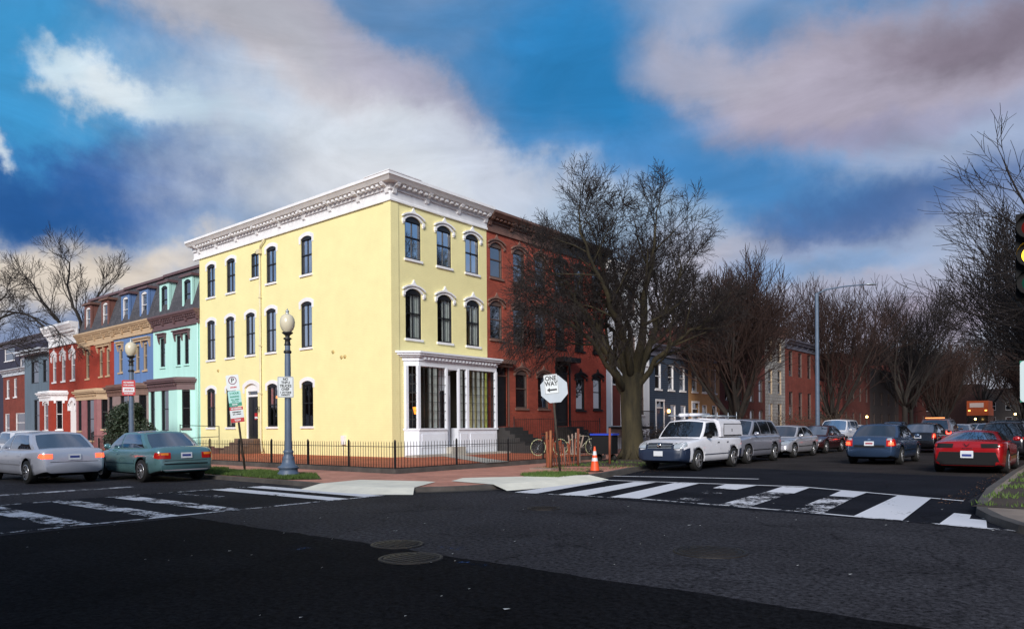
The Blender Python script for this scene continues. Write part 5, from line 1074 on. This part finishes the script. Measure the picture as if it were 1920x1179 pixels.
    # wheels
    for wx in wheels:
        for s in (-1,1):
            t=MB(); o_=.105; t.lathe([(wr*.60,-o_),(wr*.80,-o_-.012),(wr*.97,-o_+.01),(wr,-o_+.04),(wr,o_-.04),(wr*.97,o_),(wr*.6,o_)],28,axis='y')
            wo_=t.build('wheel',TYRE,r,loc=(wx,s*(hw-.115),wr)); 
            q=MB(); q.lathe([(wr*.64,-.09),(wr*.66,-.115),(wr*.58,-.115),(wr*.56,-.06),(0,-.05)],28,axis='y'); 
            for k in range(spokes):
                a=2*PI*k/spokes; ca,sa=math.cos(a),math.sin(a); w_=.035 if spokes<7 else .016
                q.tube([(ca*.04,-.085,sa*.04),(ca*wr*.6,-.105,sa*wr*.6)],[w_*1.2,w_*.8],4,mi=1,smooth=False)
            q.lathe([(0,-.12),(.04,-.115),(.045,-.09)],10,axis='y',mi=1)
            ro=q.build('rim',[rim,rim],wo_); ro.data.materials[0]=DARKM if spokes<20 else rim
            for p in ro.data.polygons:
                if p.index<28*2: p.material_index=1
            if s>0: ro.rotation_euler=(0,0,PI)
    return r,deco,pm
SED=lambda hl,b:[(-hl,.62),(-hl+.03,.86),(-hl+.10,b-.02),(-hl+.7,b+.02),(xb_,b),(.9,b-.01),(hl-.7,b-.14),(hl-.25,b-.22),(hl-.04,b-.32),(hl,b-.45)]
def sprof(hl,b,tr=.0): return [(-hl,.60),(-hl+.02,.82+tr),(-hl+.07,b+tr-.02),(-hl+.30,b+.01+tr),(-hl+.9,b+.02),(.85,b+.0),(1.3,b-.06),(hl-.45,b-.17),(hl-.15,b-.26),(hl-.03,b-.34),(hl,b-.46)]
def uprof(hl,b,hd=.10): return [(-hl,.55),(-hl+.03,.75),(-hl+.06,b-.02),(-hl+.12,b),(.85,b+.0),(1.25,b-.04),(hl-.35,b-hd-.04),(hl-.12,b-hd-.14),(hl-.02,b-hd-.28),(hl,b-.5)]
TEALC=paint('teal_car_paint',(.15,.30,.32),.25,.5); SILV=paint('silver_car_paint',(.50,.50,.55),.28,.5); SILV2=paint('silver_lilac_paint',(.36,.37,.44),.3,.5)
WHC=paint('white_car_paint',(.74,.74,.79),.35,0); BLKC=paint('black_car_paint',(.012,.012,.016),.2,.2); BLUC=paint('dark_blue_car_paint',(.035,.065,.13),.25,.4); REDC=paint('red_car_paint',(.36,.008,.012),.25,.3); MARO=paint('maroon_car_paint',(.05,.012,.012),.22,.3)
NVP=mat('dark_blue_plastic',(.012,.022,.05),.5)
GL='vehicles parked along the left kerb of the right street'
# teal sedan (heading -x)
c1=car('sedan','teal four-door sedan parked beside the grass verge at the left kerb, seen from behind',(-22.15,9.75,0),PI,4.47,1.74,1.415,sprof(2.235,.93,.04),-1.62,-.98,.30,1.08,.93,TEALC,wheels=(-1.33,1.40),wr=.315,lights='sedan',gm=G_CARL,tail=[(.44,.78,.66,.83)],lit=False,rear_plate=.67,taper=.09,low=mat('teal_lower_trim',(.02,.06,.08),.4))
r,deco,_=c1
for s in (-1,1): deco('indicator_light','B',[(s*.5,.76),(s*.76,.76),(s*.74,.82),(s*.5,.82)],AMBER,3,.016)
deco('bumper_strip','B',[(-.80,.50),(.80,.50),(.80,.53),(-.80,.53)],DARKM,8,.014); deco('bumper_strip','B',[(-.7,.33),(.7,.33),(.7,.36),(-.7,.36)],SILV,8,.014)
m=MB(); m.lathe([(0,0),(.035,0),(.035,.01)],12,axis='y'); 
# silver car driving off to the left
c2=car('sedan','silver sedan driving away at the far left, tail lights glowing',(-24.3,7.6,0),PI+R(1),4.6,1.78,1.42,sprof(2.3,.92,.04),-1.75,-1.05,.30,1.12,.92,paint('pale_silver_paint',(.52,.54,.62),.3,.3),wheels=(-1.36,1.42),wr=.32,gm=G_CARL,lit=True,tail=[(.54,.80,.70,.82)],rear_plate=.66,low=SILV)
c3=car('sedan','white car parked farther along the left kerb, roof just above the silver one',(-33.0,9.6,0),PI,4.5,1.75,1.46,sprof(2.25,.95,.02),-1.65,-1.0,.30,1.1,.95,WHC,wheels=(-1.33,1.40),wr=.315,gm=G_CARL)
# right street, parked row facing the camera (heading -y)
def rs(x,y): return (x,y,0)
HD=-PI/2
# pickup
bl=1.08; hl=2.42
prof=[(-hl,.62),(-hl+.02,1.0),(-hl+.05,1.06),(.75,1.07),(.95,1.05),(1.4,1.03),(hl-.40,.98),(hl-.12,.90),(hl-.03,.80),(hl,.62)]
c4=car('pickup_truck','white pickup truck with dark blue bumper, white bed cap and roof rack',rs(-11.12,21.0+hl-.15),HD,2*hl,1.80,1.66,prof,-.42,-.38,.42,1.02,1.06,WHC,wheels=(-1.42,1.42),wr=.345,clear=.25,wtop=.76,spokes=5,bumper=(.42,.72),low=NVP,sidedark=True,head=(.50,.80,.74,.92),grille=(.42,.73,.92),front_plate=False,cat='truck',split=-.28,group=None)
r,deco,_=c4
deco('grille_surround','F',[(-.50,.70),(.50,.70),(.46,.955),(-.46,.955)],NVP,6,.006)
deco('front_bumper','F',[(-.84,.36),(.84,.36),(.84,.70),(-.84,.70)],NVP,10,.05)
deco('number_plate','F',[(-.16,.50),(.16,.50),(.16,.66),(-.16,.66)],PLATE,1,.085)
k=MB(); k.lathe([(.03,0),(.07,0),(.07,-.02),(.03,-.02)],16,axis='y'); o=k.build('emblem',CHROME,r,loc=(hl+.0,0,.84)); o.rotation_euler=(0,0,PI/2)
WC=mat('white_cap_fibreglass',(.66,.66,.71),.4,var=.05)
m=MB(); X0,X1=-hl+.04,-.50; 
vs=[];sec=[(.82,1.08),(.80,1.40),(.74,1.62),(.60,1.69),(0,1.73)]
full=sec+[(-y,z) for y,z in sec[-2::-1]]
for x in (X0,X0+.10,X1): 
    vs+=[(x,y,z) for y,z in full]
n=len(full); m.add(vs,[(i*n+k,i*n+k+1,(i+1)*n+k+1,(i+1)*n+k) for i in range(2) for k in range(n-1)]+[tuple(range(n)),tuple(2*n+k for k in range(n))[::-1]]); m.build('bed_cap',WC,r)
for s in (-1,1):
    m=MB(); m.slab([(X0+.15,1.14),(X1-.25,1.14),(X1-.18,1.50),(X0+.22,1.50)],0,.012); o=m.build('cap_side_door',WC,r,loc=(0,s*.83 if s<0 else .818,0)); o.rotation_euler=(R(-7)*-s if False else 0,0,0)
    m=MB(); m.box(X0+.12,X1-.22,-.005,.0,1.505,1.535); m.box(X0+.12,X1-.22,-.005,.0,1.105,1.135); m.box(X1-.22,X1-.19,-.005,0,1.105,1.535); m.box(X0+.95,X0+1.0,-.012,0,1.25,1.35); m.build('cap_seal',DARKM,r,loc=(0,s*.836,0))
m=MB()
for s in (-1,1):
    m.tube([(X0+.1,s*.66,1.80),(.55,s*.62,1.82)],.018,6)
    for x in (X0+.15,X0+.9,X1-.05): m.tube([(x,s*.66,1.66),(x,s*.66,1.92 if x>X0+.2 else 1.95)],.016,6)
for x in (X0+.15,X0+.9,X1-.05): m.tube([(x,-.68,1.80),(x,.68,1.80)],.018,6)
m.build('roof_rack',STEEL,r)
m=MB(); m.tube([(-.9,-.35,1.86),(.35,-.30,1.83)],.06,8); m.tube([(-1.1,.1,1.86),(.3,.05,1.84)],.05,8); m.build('rack_tubes',WHC,r)
# silver SUV
hl=2.42; c5=car('suv','silver grey SUV parked directly behind the white pickup',rs(-11.5,25.9+hl),HD,2*hl,1.93,1.70,uprof(hl,1.08,.08),-2.22,-1.85,.20,1.10,1.08,SILV2,wheels=(-1.38,1.44),wr=.36,clear=.24,wtop=.70,spokes=5,lights='suv',head=(.50,.88,.74,.84),grille=(.40,.64,.86),front_plate=False,tail=[(.6,.9,.95,1.1)])
hl=2.27; c6=car('sedan','small silver sedan parked behind the silver SUV',rs(-11.65,32.0+hl),HD,2*hl,1.78,1.44,sprof(hl,.93,.04),-1.65,-1.0,.32,1.12,.93,SILV,wheels=(-1.30,1.42),wr=.32,spokes=7,head=(.48,.80,.60,.76),grille=(.36,.60,.70))
hl=2.35; c7=car('sedan','dark maroon sedan reflecting the sky, fourth in the parked row',rs(-12.05,38.0+hl),HD,2*hl,1.80,1.43,sprof(hl,.92,.04),-1.7,-1.0,.32,1.14,.92,MARO,wheels=(-1.32,1.42),wr=.33,spokes=7,gm=G_CARL,head=(.46,.82,.58,.72))
hl=2.25; c8=car('suv','tall white SUV with blue windshield parked fifth in the row',rs(-13.1,45.6+hl),HD,2*hl,1.85,1.78,uprof(hl,1.10,.06),-2.08,-1.8,.35,1.10,1.10,WHC,wheels=(-1.30,1.40),wr=.36,clear=.25,lights='suv',gm=glassmat('blue_car_glass',.6,(.05,.12,.22),0,.01),head=(.52,.86,.74,.90))
GP='distant cars parked along the right street'
def simple(label,x,y,head_,pm,h=1.45,suv=False,lit=False,gm=G_CAR,group=GP):
    hl=2.25 
    if suv: return car('suv',label,(x,y,0),head_,4.5,1.82,h,uprof(hl,1.06,.08),-2.08,-1.75,.3,1.1,1.06,pm,wheels=(-1.3,1.4),wr=.35,clear=.24,lights='suv',gm=gm,lit=lit,tail=[(.60,.86,.86,1.04)],rear_plate=.75,group=group)
    return car('sedan',label,(x,y,0),head_,4.5,1.78,h,sprof(hl,.93,.04),-1.65,-1.0,.32,1.12,.93,pm,wheels=(-1.3,1.4),wr=.32,gm=gm,lit=lit,group=group)
simple('white car parked behind the white SUV',-13.9,55,HD,WHC)
simple('black car parked behind the distant white one on the left',-14.1,62,HD,BLKC)
simple('dark blue SUV parked far down the left side',-14.3,69,HD,BLUC,1.7,True)
simple('dark maroon car farthest in the left parked row',-14.5,77,HD,MARO)
# moving / queued cars heading away (+y)
HU=PI/2; hl=2.38
c9=car('sedan','dark blue four-door sedan driving away, brake lights orange, centre of the right street',rs(-6.65,28.2+hl),HU,2*hl,1.79,1.47,sprof(hl,.97,.04),-1.62,-.95,.42,1.25,.97,BLUC,wheels=(-1.38,1.42),wr=.325,gm=G_CAR,lit=False,tail=[(.56,.84,.68,.95)],rear_plate=.70,spokes=7,platetxt=mat('plate_ink_red',(.3,.05,.07),.5))
r,deco,_=c9
for s in (-1,1): deco('brake_light','B',[(s*.62,.72),(s*.80,.72),(s*.78,.84),(s*.64,.84)],TAILO,3,.018); deco('lamp_surround','B',[(s*.57,.90),(s*.80,.90),(s*.76,.97),(s*.6,.97)],HEADL,3,.016)
deco('boot_panel','B',[(-.52,.64),(.52,.64),(.50,.72),(-.50,.72)],DARKM,4,.010); deco('emblem','B',[(-.05,.90),(.05,.90),(.04,.95),(-.04,.95)],CHROME,1,.02)
hl=2.2; c10=car('hatchback','black hatchback with pinkish tail lights, between the blue sedan and the SUV ahead',rs(-7.5,41.5+hl),HU,2*hl,1.75,1.50,[(-hl,.55),(-hl+.03,.8),(-hl+.08,1.0),(-hl+.2,1.04),(.9,.98),(1.4,.90),(hl-.3,.76),(hl-.05,.6),(hl,.5)],-2.02,-1.25,.35,1.25,1.0,BLKC,wheels=(-1.28,1.42),wr=.32,gm=G_CARL,tail=[(.62,.84,.72,1.0)],lit=False,rear_plate=.74)
r,deco,_=c10
for s in (-1,1): deco('brake_light','B',[(s*.66,.80),(s*.80,.80),(s*.78,.98),(s*.70,.98)],TAILO,3,.02)
hl=2.3; c11=car('suv','tall SUV with red brake lights and a glowing orange roof light bar',rs(-8.0,49+hl),HU,2*hl,1.88,1.78,uprof(hl,1.10,.08),-2.12,-1.85,.3,1.1,1.10,paint('silver_maroon_paint',(.20,.14,.16),.3,.4),wheels=(-1.3,1.42),wr=.36,clear=.24,lights='suv',lit='brake',tail=[(.62,.90,.86,1.06)],rear_plate=.8)
m=MB(); m.box(-2.0,-1.85,-.5,.5,1.80,1.86); m.build('roof_light_bar',mat('orange_light_bar',(1,.35,.12),.4,emit=1.2),c11[0])
c12=car('sedan','white sedan with brake lights on, seen through the gap left of the red sports car',rs(-8.6,64.0),HU,4.6,1.8,1.44,sprof(2.3,.93,.04),-1.65,-1.0,.32,1.12,.93,WHC,wheels=(-1.3,1.4),wr=.32,gm=G_CARL,lit='brake',tail=[(.5,.8,.68,.84)])
c13=simple('dark green wagon ahead of the red sports car',-3.85,44.0,HU,paint('dark_green_paint',(.012,.022,.02),.2,.2),1.62,True,gm=G_CARL)
c14=simple('dark SUV parked at the right kerb beside the red sports car',-3.7,52.5,HU,BLKC,1.7,True,lit=True)
c15=simple('white car far ahead in the queue with red tail lights',-8.2,76,HU,WHC,1.5,False,'brake')
c16=simple('grey car far down the street ahead of the queue',-10.5,88,HU,SILV2,1.5,False,'brake')
c16=simple('black car at the right kerb, closest to the frame edge',-3.3,36.5,HU,BLKC,1.5,False,False)
# red sports car
hl=2.25; pr=[(-hl,.66),(-hl+.02,.86),(-hl+.05,.92),(-hl+.35,.965),(-1.35,.99),(-.6,.93),(.3,.88),(.7,.86),(1.3,.84),(hl-.6,.74),(hl-.2,.60),(hl-.03,.48),(hl,.40)]
c17=car('sports_car','low red sports coupe driving away, dark lower tail and white number plate',rs(-3.18,24.6+hl),HU,2*hl,1.88,1.24,pr,-1.95,-.75,-.15,.85,.93,REDC,wheels=(-1.36,1.34),wr=.345,clear=.14,wtop=.60,gm=G_CARL,tail=[(.40,.80,.80,.88)],rear_plate=.52,spokes=5,front_plate=False,bumper=None,low=DARKM,endround=.06)
r,deco,_=c17
deco('rear_diffuser','B',[(-.84,.18),(.84,.18),(.70,.64),(-.70,.64)],DARKM,12,.012)
p=deco('number_plate','B',[(-.16,.47),(.16,.47),(.16,.63),(-.16,.63)],PLATE,1,.05); deco('plate_number','B',[(-.12,.51),(.12,.51),(.12,.58),(-.12,.58)],PLATEB,1,.055,p)
for s in (-1,1):
    deco('tail_light_recess','B',[(s*.36,.76),(s*.86,.76),(s*.80,.89),(s*.34,.88)],DARKM,5,.018)
m=MB(); T=Matrix.Translation((-hl-.03,0,.84)); m.slab([(-.09,.05),(-.07,.05),(0,-.02),(.07,.05),(.09,.05),(0,-.05)],0,.01); o=m.build('emblem',CHROME,r,loc=(-hl-.035,0,.845)); o.rotation_euler=(0,0,-PI/2)
deco('badge','B',[(-.14,.735),(.14,.735),(.14,.75),(-.14,.75)],CHROME,3,.014)
# orange truck far away
r=empty('orange_truck',(-13.7,118,0),HU,'orange road works truck at the far end of the street, lights glowing','truck')
OT=mat('orange_truck_paint',(.34,.06,.015),.4)
m=MB(); m.box(-2.2,2.2,-1.25,1.25,2.6,4.6); m.build('box_body',OT,r); m=MB(); m.box(-2.4,4.5,-1.2,1.2,.6,2.55); m.build('chassis',BLKC,r); m=MB(); m.prism([(2.3,-1.15),(4.3,-1.15),(4.3,1.15),(2.3,1.15)],2.6,3.6); m.build('cab',OT,r)
for s in (-1,1):
    m=MB(); m.box(-2.25,-2.21,s*.95-.12,s*.95+.12,3.2,3.35); m.build('tail_light',mat('amber_lit',(1,.5,.1),.4,emit=3),r)
    for x in (-1.5,3.2): m=MB(); m.lathe([(0,-.15),(.5,-.15),(.5,.15),(0,.15)],18,(x,s*1.1,.5),axis='y'); m.build('wheel',TYRE,r)
m=MB(); m.box(-2.26,-2.21,-.7,.9,3.7,4.3); m.build('sign_board',mat('lit_white_board',(.5,.4,.38),.5),r)
lampm=mat('distant_lamp',(1,.62,.2),.4,emit=9)
for x,y,z,lab in ((-8.6,105,2.6,'bright starry street lamp right of the orange truck'),(-20.0,84,2.3,'small wall lamp glowing beyond the tall street light'),(-13.5,112,2.1,'tiny lamp glowing among far trees')):
    r=empty('distant_lamp',(x,y,0),0,lab,'lamp'); m=MB(); m.lathe([(0,-.14),(.12,-.06),(.12,.06),(0,.14)],10,(0,0,z)); m.build('bulb',lampm,r); m=MB(); m.tube([(0,0,0),(0,0,z-.12)],.04,6); m.build('pole',IRON,r)
# ================================================================ TREES
class TreeB:
    def __init__(s,seed): s.r=random.Random(seed); s.big=MB(); s.small=MB()
    def limb(s,p,d,L,r0,lev,maxlev,up=.15,spread=.75,nch=(7,7,6,5,4),droop=0,mindia=.006):
        rn=s.r; n=[7,6,5,4,3,3][min(lev,5)]; pts=[p.copy()]; rad=[r0]; q=p.copy(); dd=d.normalized(); dirs=[dd.copy()]
        endr=max(r0*.34,mindia*.7)
        for i in range(n):
            wob=Vector((rn.gauss(0,1),rn.gauss(0,1),rn.gauss(0,.7)))*(.095+.012*lev)
            dd=(dd+wob+Vector((0,0,up*(1 if lev<3 else .5)-droop*(lev>=2)))).normalized(); q=q+dd*(L/n); pts.append(q.copy()); rad.append(lerp(r0,endr,(i+1)/n)); dirs.append(dd.copy())
        mb=s.big if lev<=1 else s.small
        mb.tube(pts,rad,[9,7,5,4,3,3][min(lev,5)],cap=(lev<2),smooth=lev<3)
        if lev<maxlev: s.children(pts,rad,dirs,L,lev,maxlev,up,spread,nch,droop,mindia)
    def children(s,pts,rad,dirs,L,lev,maxlev,up,spread,nch,droop,mindia):
        rn=s.r; k=nch[min(lev,len(nch)-1)]; n=len(pts)-1; ph=rn.uniform(0,6.28)
        for j in range(k):
            t=.22+.78*(j+rn.uniform(.2,.8))/k; t=min(t,.99); i=min(int(t*n),n-1); f=t*n-i
            p=pts[i].lerp(pts[i+1],f); d=dirs[i+1]; rr=lerp(rad[i],rad[i+1],f); ph+=2.4+rn.uniform(-.5,.5)
            o=d.orthogonal().normalized(); o=Matrix.Rotation(ph,3,d)@o; ang=spread*rn.uniform(.6,1.15)
            nd=(d*math.cos(ang)+o*math.sin(ang)).normalized(); l=L*rn.uniform(.55,.82)*(1.08-.42*t)
            s.limb(p,nd,l,max(rr*rn.uniform(.42,.6),mindia),lev+1,maxlev,up,spread,nch,droop,mindia)
        # leader continues
        s.limb(pts[-1],dirs[-1],L*.45,max(rad[-1],mindia),lev+1,maxlev,up,spread,nch,droop,mindia)
    def guided(s,pts,r0,r1,maxlev,nch,up=.1,spread=.7,droop=0,mindia=.0075,childL=None):
        # smooth catmull through pts
        P=[Vector(p) for p in pts]; out=[]
        for i in range(len(P)-1):
            a=P[max(i-1,0)];b=P[i];c=P[i+1];d=P[min(i+2,len(P)-1)]
            for t in (0,.34,.67): 
                out.append(.5*((2*b)+(c-a)*t+(2*a-5*b+4*c-d)*t*t+(3*b-a-3*c+d)*t**3))
        out.append(P[-1]); n=len(out)-1; rad=[lerp(r0,r1,(i/n)**.8) for i in range(n+1)]
        for i in range(1,n): out[i]+=Vector((s.r.gauss(0,.05),s.r.gauss(0,.05),s.r.gauss(0,.04)))
        s.big.tube(out,rad,10); dirs=[(out[min(i+1,n)]-out[max(i-1,0)]).normalized() for i in range(n+1)]
        L=sum((out[i+1]-out[i]).length for i in range(n)); s.children(out,rad,dirs,(childL or L*.62),0,maxlev,up,spread,nch,droop,mindia)
    def build(s,name,loc,label,barkm,twigm,group=None):
        r=empty(name,loc,0,label,'tree',group); s.big.build('trunk',barkm,r); s.small.build('crown',twigm,r); return r
Rv=Vector((math.cos(YAW),math.sin(YAW),0)); Fv=Vector((-math.sin(YAW),math.cos(YAW),0))
def gp(dx,dz,dy=0): return Rv*dx+Fv*dy+Vector((0,0,dz))
# main tree, base at px (1190,860)
t=TreeB(11); k=1/45.1   # metres per pixel at the trunk
def q(px,py,dy=0): return gp((px-1190)*k,(851-py)*k+.0,dy)
tr=MB(); P=[q(1190,862),q(1189,840),q(1187,800),q(1185,750),q(1186,715),q(1188,690)]
t.big.tube(P,[.60,.49,.43,.42,.46,.38],18)
for a in range(7):
    an=a*.9+.3; t.big.tube([Vector((.75*math.cos(an),.75*math.sin(an),-.05)),Vector((.45*math.cos(an),.45*math.sin(an),.25)),Vector((.25*math.cos(an),.25*math.sin(an),.9))],[.06,.13,.05],7)
NC=(9,6,5,4)
G=lambda P,r0,n=NC+(3,),up=.025,cl=3.35,sp=.80,dr=0: t.guided([q(*p) for p in P],r0,.03,4,n,up=up,spread=sp,droop=dr,childL=cl,mindia=.0085)
G(((1183,740),(1160,700,-.1),(1136,655,-.4),(1108,600,-.8),(1072,550,-1.2),(1035,515,-1.5)),.25,up=.04)
G(((1186,712),(1172,650,.2),(1158,580,.4),(1142,500,.7),(1126,430,.9)),.24)
G(((1190,700),(1200,640,-.5),(1206,560,-1.0),(1216,490,-1.2),(1222,430,-1.4)),.24)
G(((1193,705),(1222,640,.4),(1255,575,.9),(1282,520,1.2),(1296,470,1.5)),.21)
G(((1194,720),(1228,670,-.6),(1270,632,-1.3),(1305,608,-1.8)),.16,up=.05,cl=3.2)
G(((1180,690,.2),(1135,615,1.0),(1085,540,1.8),(1050,475,2.4)),.18)
G(((1184,700,-.2),(1166,625,-1.0),(1130,560,-1.8),(1098,500,-2.5),(1080,445,-2.8)),.17)
G(((1170,722,-.2),(1120,655,-1.2),(1065,610,-2.0),(1015,590,-2.6)),.14,n=(10,8,6,5,3),up=-.02,dr=.05,cl=3.1)
G(((1190,690,.3),(1195,600,1.6),(1180,520,2.4),(1170,450,2.8)),.17)
G(((1196,700,.3),(1240,630,1.8),(1262,560,2.6),(1262,500,3.0)),.15)
t.build('bare_tree',(-15.2,26.3,.12),'large bare street tree with a thick mossy forked trunk behind the traffic cone',BARKM,TWIG)
TG='bare trees along the right street'
def rtree(seed,loc,H,spread_,label,elm=.95,trunkH=.22,r0=.3,twig=TWIG,maxlev=4,n=7,up=.16,nch=(6,6,5,4),lean=0,mind=.01,sp=.62):
    t=TreeB(seed); rn=t.r; th=H*trunkH; top=Vector((lean,0,th)); t.big.tube([Vector((0,0,-.1)),Vector((0,0,.2)),Vector((lean*.4,0,th*.6)),top],[r0*1.4,r0,r0*.85,r0*.8],12)
    for i in range(n):
        a=2*PI*i/n+rn.uniform(-.3,.3); el=rn.uniform(.25,elm) if i else .05
        d=Vector((math.cos(a)*math.sin(el),math.sin(a)*math.sin(el),math.cos(el))); 
        t.limb(top-Vector((0,0,rn.uniform(0,th*.35))),d,(H-th)*lerp(.78,spread_,el)*rn.uniform(.62,.78),r0*rn.uniform(.38,.55),1,maxlev,up,sp,nch,0,mind)
    return t.build('bare_tree',loc,label,BARK,twig,TG)
T2=rtree(21,(-19.5,47.5,.10),13.5,.8,'reddish twiggy bare tree right behind the big mossy one',r0=.34,twig=TWIGR,n=13,nch=(9,8,7,6),mind=.015,trunkH=.14)
T3=rtree(22,(-14.0,60,.10),9.5,.7,'smaller dark bare tree over the parked SUVs',r0=.22,n=8,nch=(7,6,6,4),mind=.013) if False else None
T4=rtree(23,(-21.8,78,.10),17,.9,'wide brown bare tree behind the tall street light',r0=.34,twig=TWIGR,n=11,nch=(8,7,6,5),mind=.02,trunkH=.12)
T5=rtree(24,(-17.9,92,.10),20.5,.72,'tall slim bare tree right of the tall street light',r0=.32,n=8,nch=(7,6,6,5),mind=.02)
T6=rtree(25,(.75,33.5,.10),12.2,1.0,'huge dark bare tree at the right edge, its trunk outside the frame',elm=1.2,r0=.36,n=12,nch=(8,7,6,6),mind=.011,up=.07,sp=.72,trunkH=.2)
T7=rtree(26,(-.8,47,.10),12.5,1.0,'dark bare tree behind the huge one on the right',elm=1.15,r0=.3,n=13,nch=(9,8,7,6),mind=.017)
def cp_(src,loc,rz,s,label):
    c=copy_tree(src); c.location=loc; c.rotation_euler=(0,0,rz); c.scale=(s,s,s*.98); c['label']=label; return c
for i,(src,x,y,rz,s,lab) in enumerate(((T5,-19.5,104,4.0,.85,'bare tree far along the left kerb, near the orange truck'),(T2,-27,122,3.0,1.2,'far bare tree behind the slim tall one'),(T4,-17.9,114,5.1,.85,'bare tree beside the orange truck'),
    (T7,-.4,64,2.5,1.05,'third dark tree along the right kerb'),(T5,-1.0,80,3.3,1.0,'fourth tree along the right kerb'),(T2,-3.2,98,.6,1.15,'fifth tree along the right kerb'),(T5,-5.0,118,2.2,1.0,'sixth tree along the right kerb'),
    (T2,-9,140,1.2,1.2,'bare tree closing the far end of the street'),(T5,-17,150,.4,1.1,'bare tree at the far end, left of the street'),(T7,-28,140,1.4,1.1,'far tree beyond the last row house'),(T4,-12,160,2.8,1.2,'farthest tree closing the street'),
    (T5,-36,150,2.1,1.1,'distant tree left of the last row house'),(T2,-20.5,134,3.7,1.1,'distant twiggy tree left of the street end'))):
    cp_(src,(x,y,.10),rz,s,lab)
# left background trees
t=TreeB(31)
base=Vector((0,0,0)); t.big.tube([base,Vector((0,0,5))],[.35,.25],8)
kk=60/1352.
def q2(px,py,dy=0): return gp((px-165)*kk,(806-py)*kk+1.4,dy)
for P in ([q2(165,700),q2(150,600),q2(135,560),q2(122,520,.5),q2(118,485,1),q2(100,472,1)],[q2(165,700),q2(172,640),q2(165,590),q2(190,545),q2(215,520)],[q2(160,690),q2(120,610),q2(80,560),q2(60,525),q2(45,520)],[q2(160,720),q2(110,640),q2(60,590),q2(10,580)]):
    t.guided(P,.17,.03,3,(8,6,5,4),childL=3.6,mindia=.014)
o=t.build('bare_tree',(0,0,0),'sparse bare tree with long crooked limbs behind the far left roofs',BARK,TWIG); 
r0_=Fv*60+Rv*((165-960)*kk); o.location=(r0_.x,r0_.y,0)
t=TreeB(32); 
def q3(px,py,dy=0): return gp((px+60)*kk*.8,(806-py)*kk*.8+1.4,dy)
t.big.tube([Vector((0,0,0)),q3(-60,700)],[.35,.25],8)
for P in ([q3(-60,700),q3(-30,620),q3(20,585),q3(60,590),q3(100,610),q3(140,640)],[q3(-60,690),q3(-30,600),q3(0,560),q3(20,540)],[q3(-60,720),q3(-20,660),q3(20,640),q3(60,655)]):
    t.guided(P,.11,.02,3,(9,6,5,4),up=0,childL=2.4,mindia=.012)
o=t.build('bare_tree',(0,0,0),'bare branches reaching in from beyond the left edge over the grey-blue house',BARK,TWIG)
r0_=Fv*48+Rv*((-60-960)*kk*.8); o.location=(r0_.x,r0_.y,0)
# evergreen bush by the second lamp
r=empty('evergreen_bush',(-39.0,16.0,.25),0,'large dark evergreen bush in front of the blue house by the lamp post','bush')
lf=MB(); rb_=random.Random(9)
cl=[(0,0,1.1,1.1),(.8,.2,.9,.9),(-.8,.1,.9,.9),(.3,-.3,1.7,.8),(-.4,0,1.8,.7),(0,.2,2.1,.6),(1.3,0,.6,.6),(-1.3,0,.6,.6)]
for i in range(16000):
    cx,cy,cz,cr=cl[rb_.randrange(len(cl))]; u=Vector((rb_.gauss(0,1),rb_.gauss(0,1),rb_.gauss(0,1))).normalized()*cr*rb_.uniform(.6,1.05); p=Vector((cx,cy,cz))+u
    if p.z<.02: continue
    a=Vector((rb_.gauss(0,1),rb_.gauss(0,1),rb_.gauss(0,1))).normalized()*rb_.uniform(.06,.12); b=a.orthogonal().normalized()*.045
    lf.add([tuple(p-b),tuple(p+a),tuple(p+b)],[(0,1,2)])
lf.build('foliage',mat('evergreen_leaf',(.018,.035,.014),.6,var=.4,vs=2),r); m=MB(); m.tube([(0,0,0),(0,0,1.2)],.1,6); m.build('stem',BARK,r)
def hedge(loc,n,w,h,label,nm='shrub'):
    r=empty(nm,loc,0,label,'shrub','low garden shrubs by the row houses'); lf=MB()
    for i in range(n):
        p=Vector((rb_.gauss(0,w*.4),rb_.gauss(0,.3),abs(rb_.gauss(h*.4,h*.25)))); a=Vector((rb_.gauss(0,1),rb_.gauss(0,1),rb_.gauss(0,1))).normalized()*rb_.uniform(.05,.1); b=a.orthogonal().normalized()*.03; lf.add([tuple(p-b),tuple(p+a),tuple(p+b)],[(0,1,2)])
    lf.build('foliage',mat('brown_shrub_leaf',(.06,.04,.025),.8,var=.4,vs=2),r)
hedge((-58,17,.25),1500,1.5,.9,'low brownish shrub below the red brick house with white hoods'); hedge((-52.5,17,.25),1500,1.5,.8,'low shrub below the mauve bay'); 
hedge((-20.6,39.0,.25),2500,2.2,1.4,'dark shrub in front of the white stucco house'); hedge((-17.5,44,.2),3000,2.2,1.6,'dark shrub behind the parked SUV'); hedge((-18.5,58,.2),4000,3.2,2.6,'dark shrub below the twiggy reddish tree'); hedge((-20,74,.2),4000,3.0,2.6,'dark shrub at the foot of the far brick house')
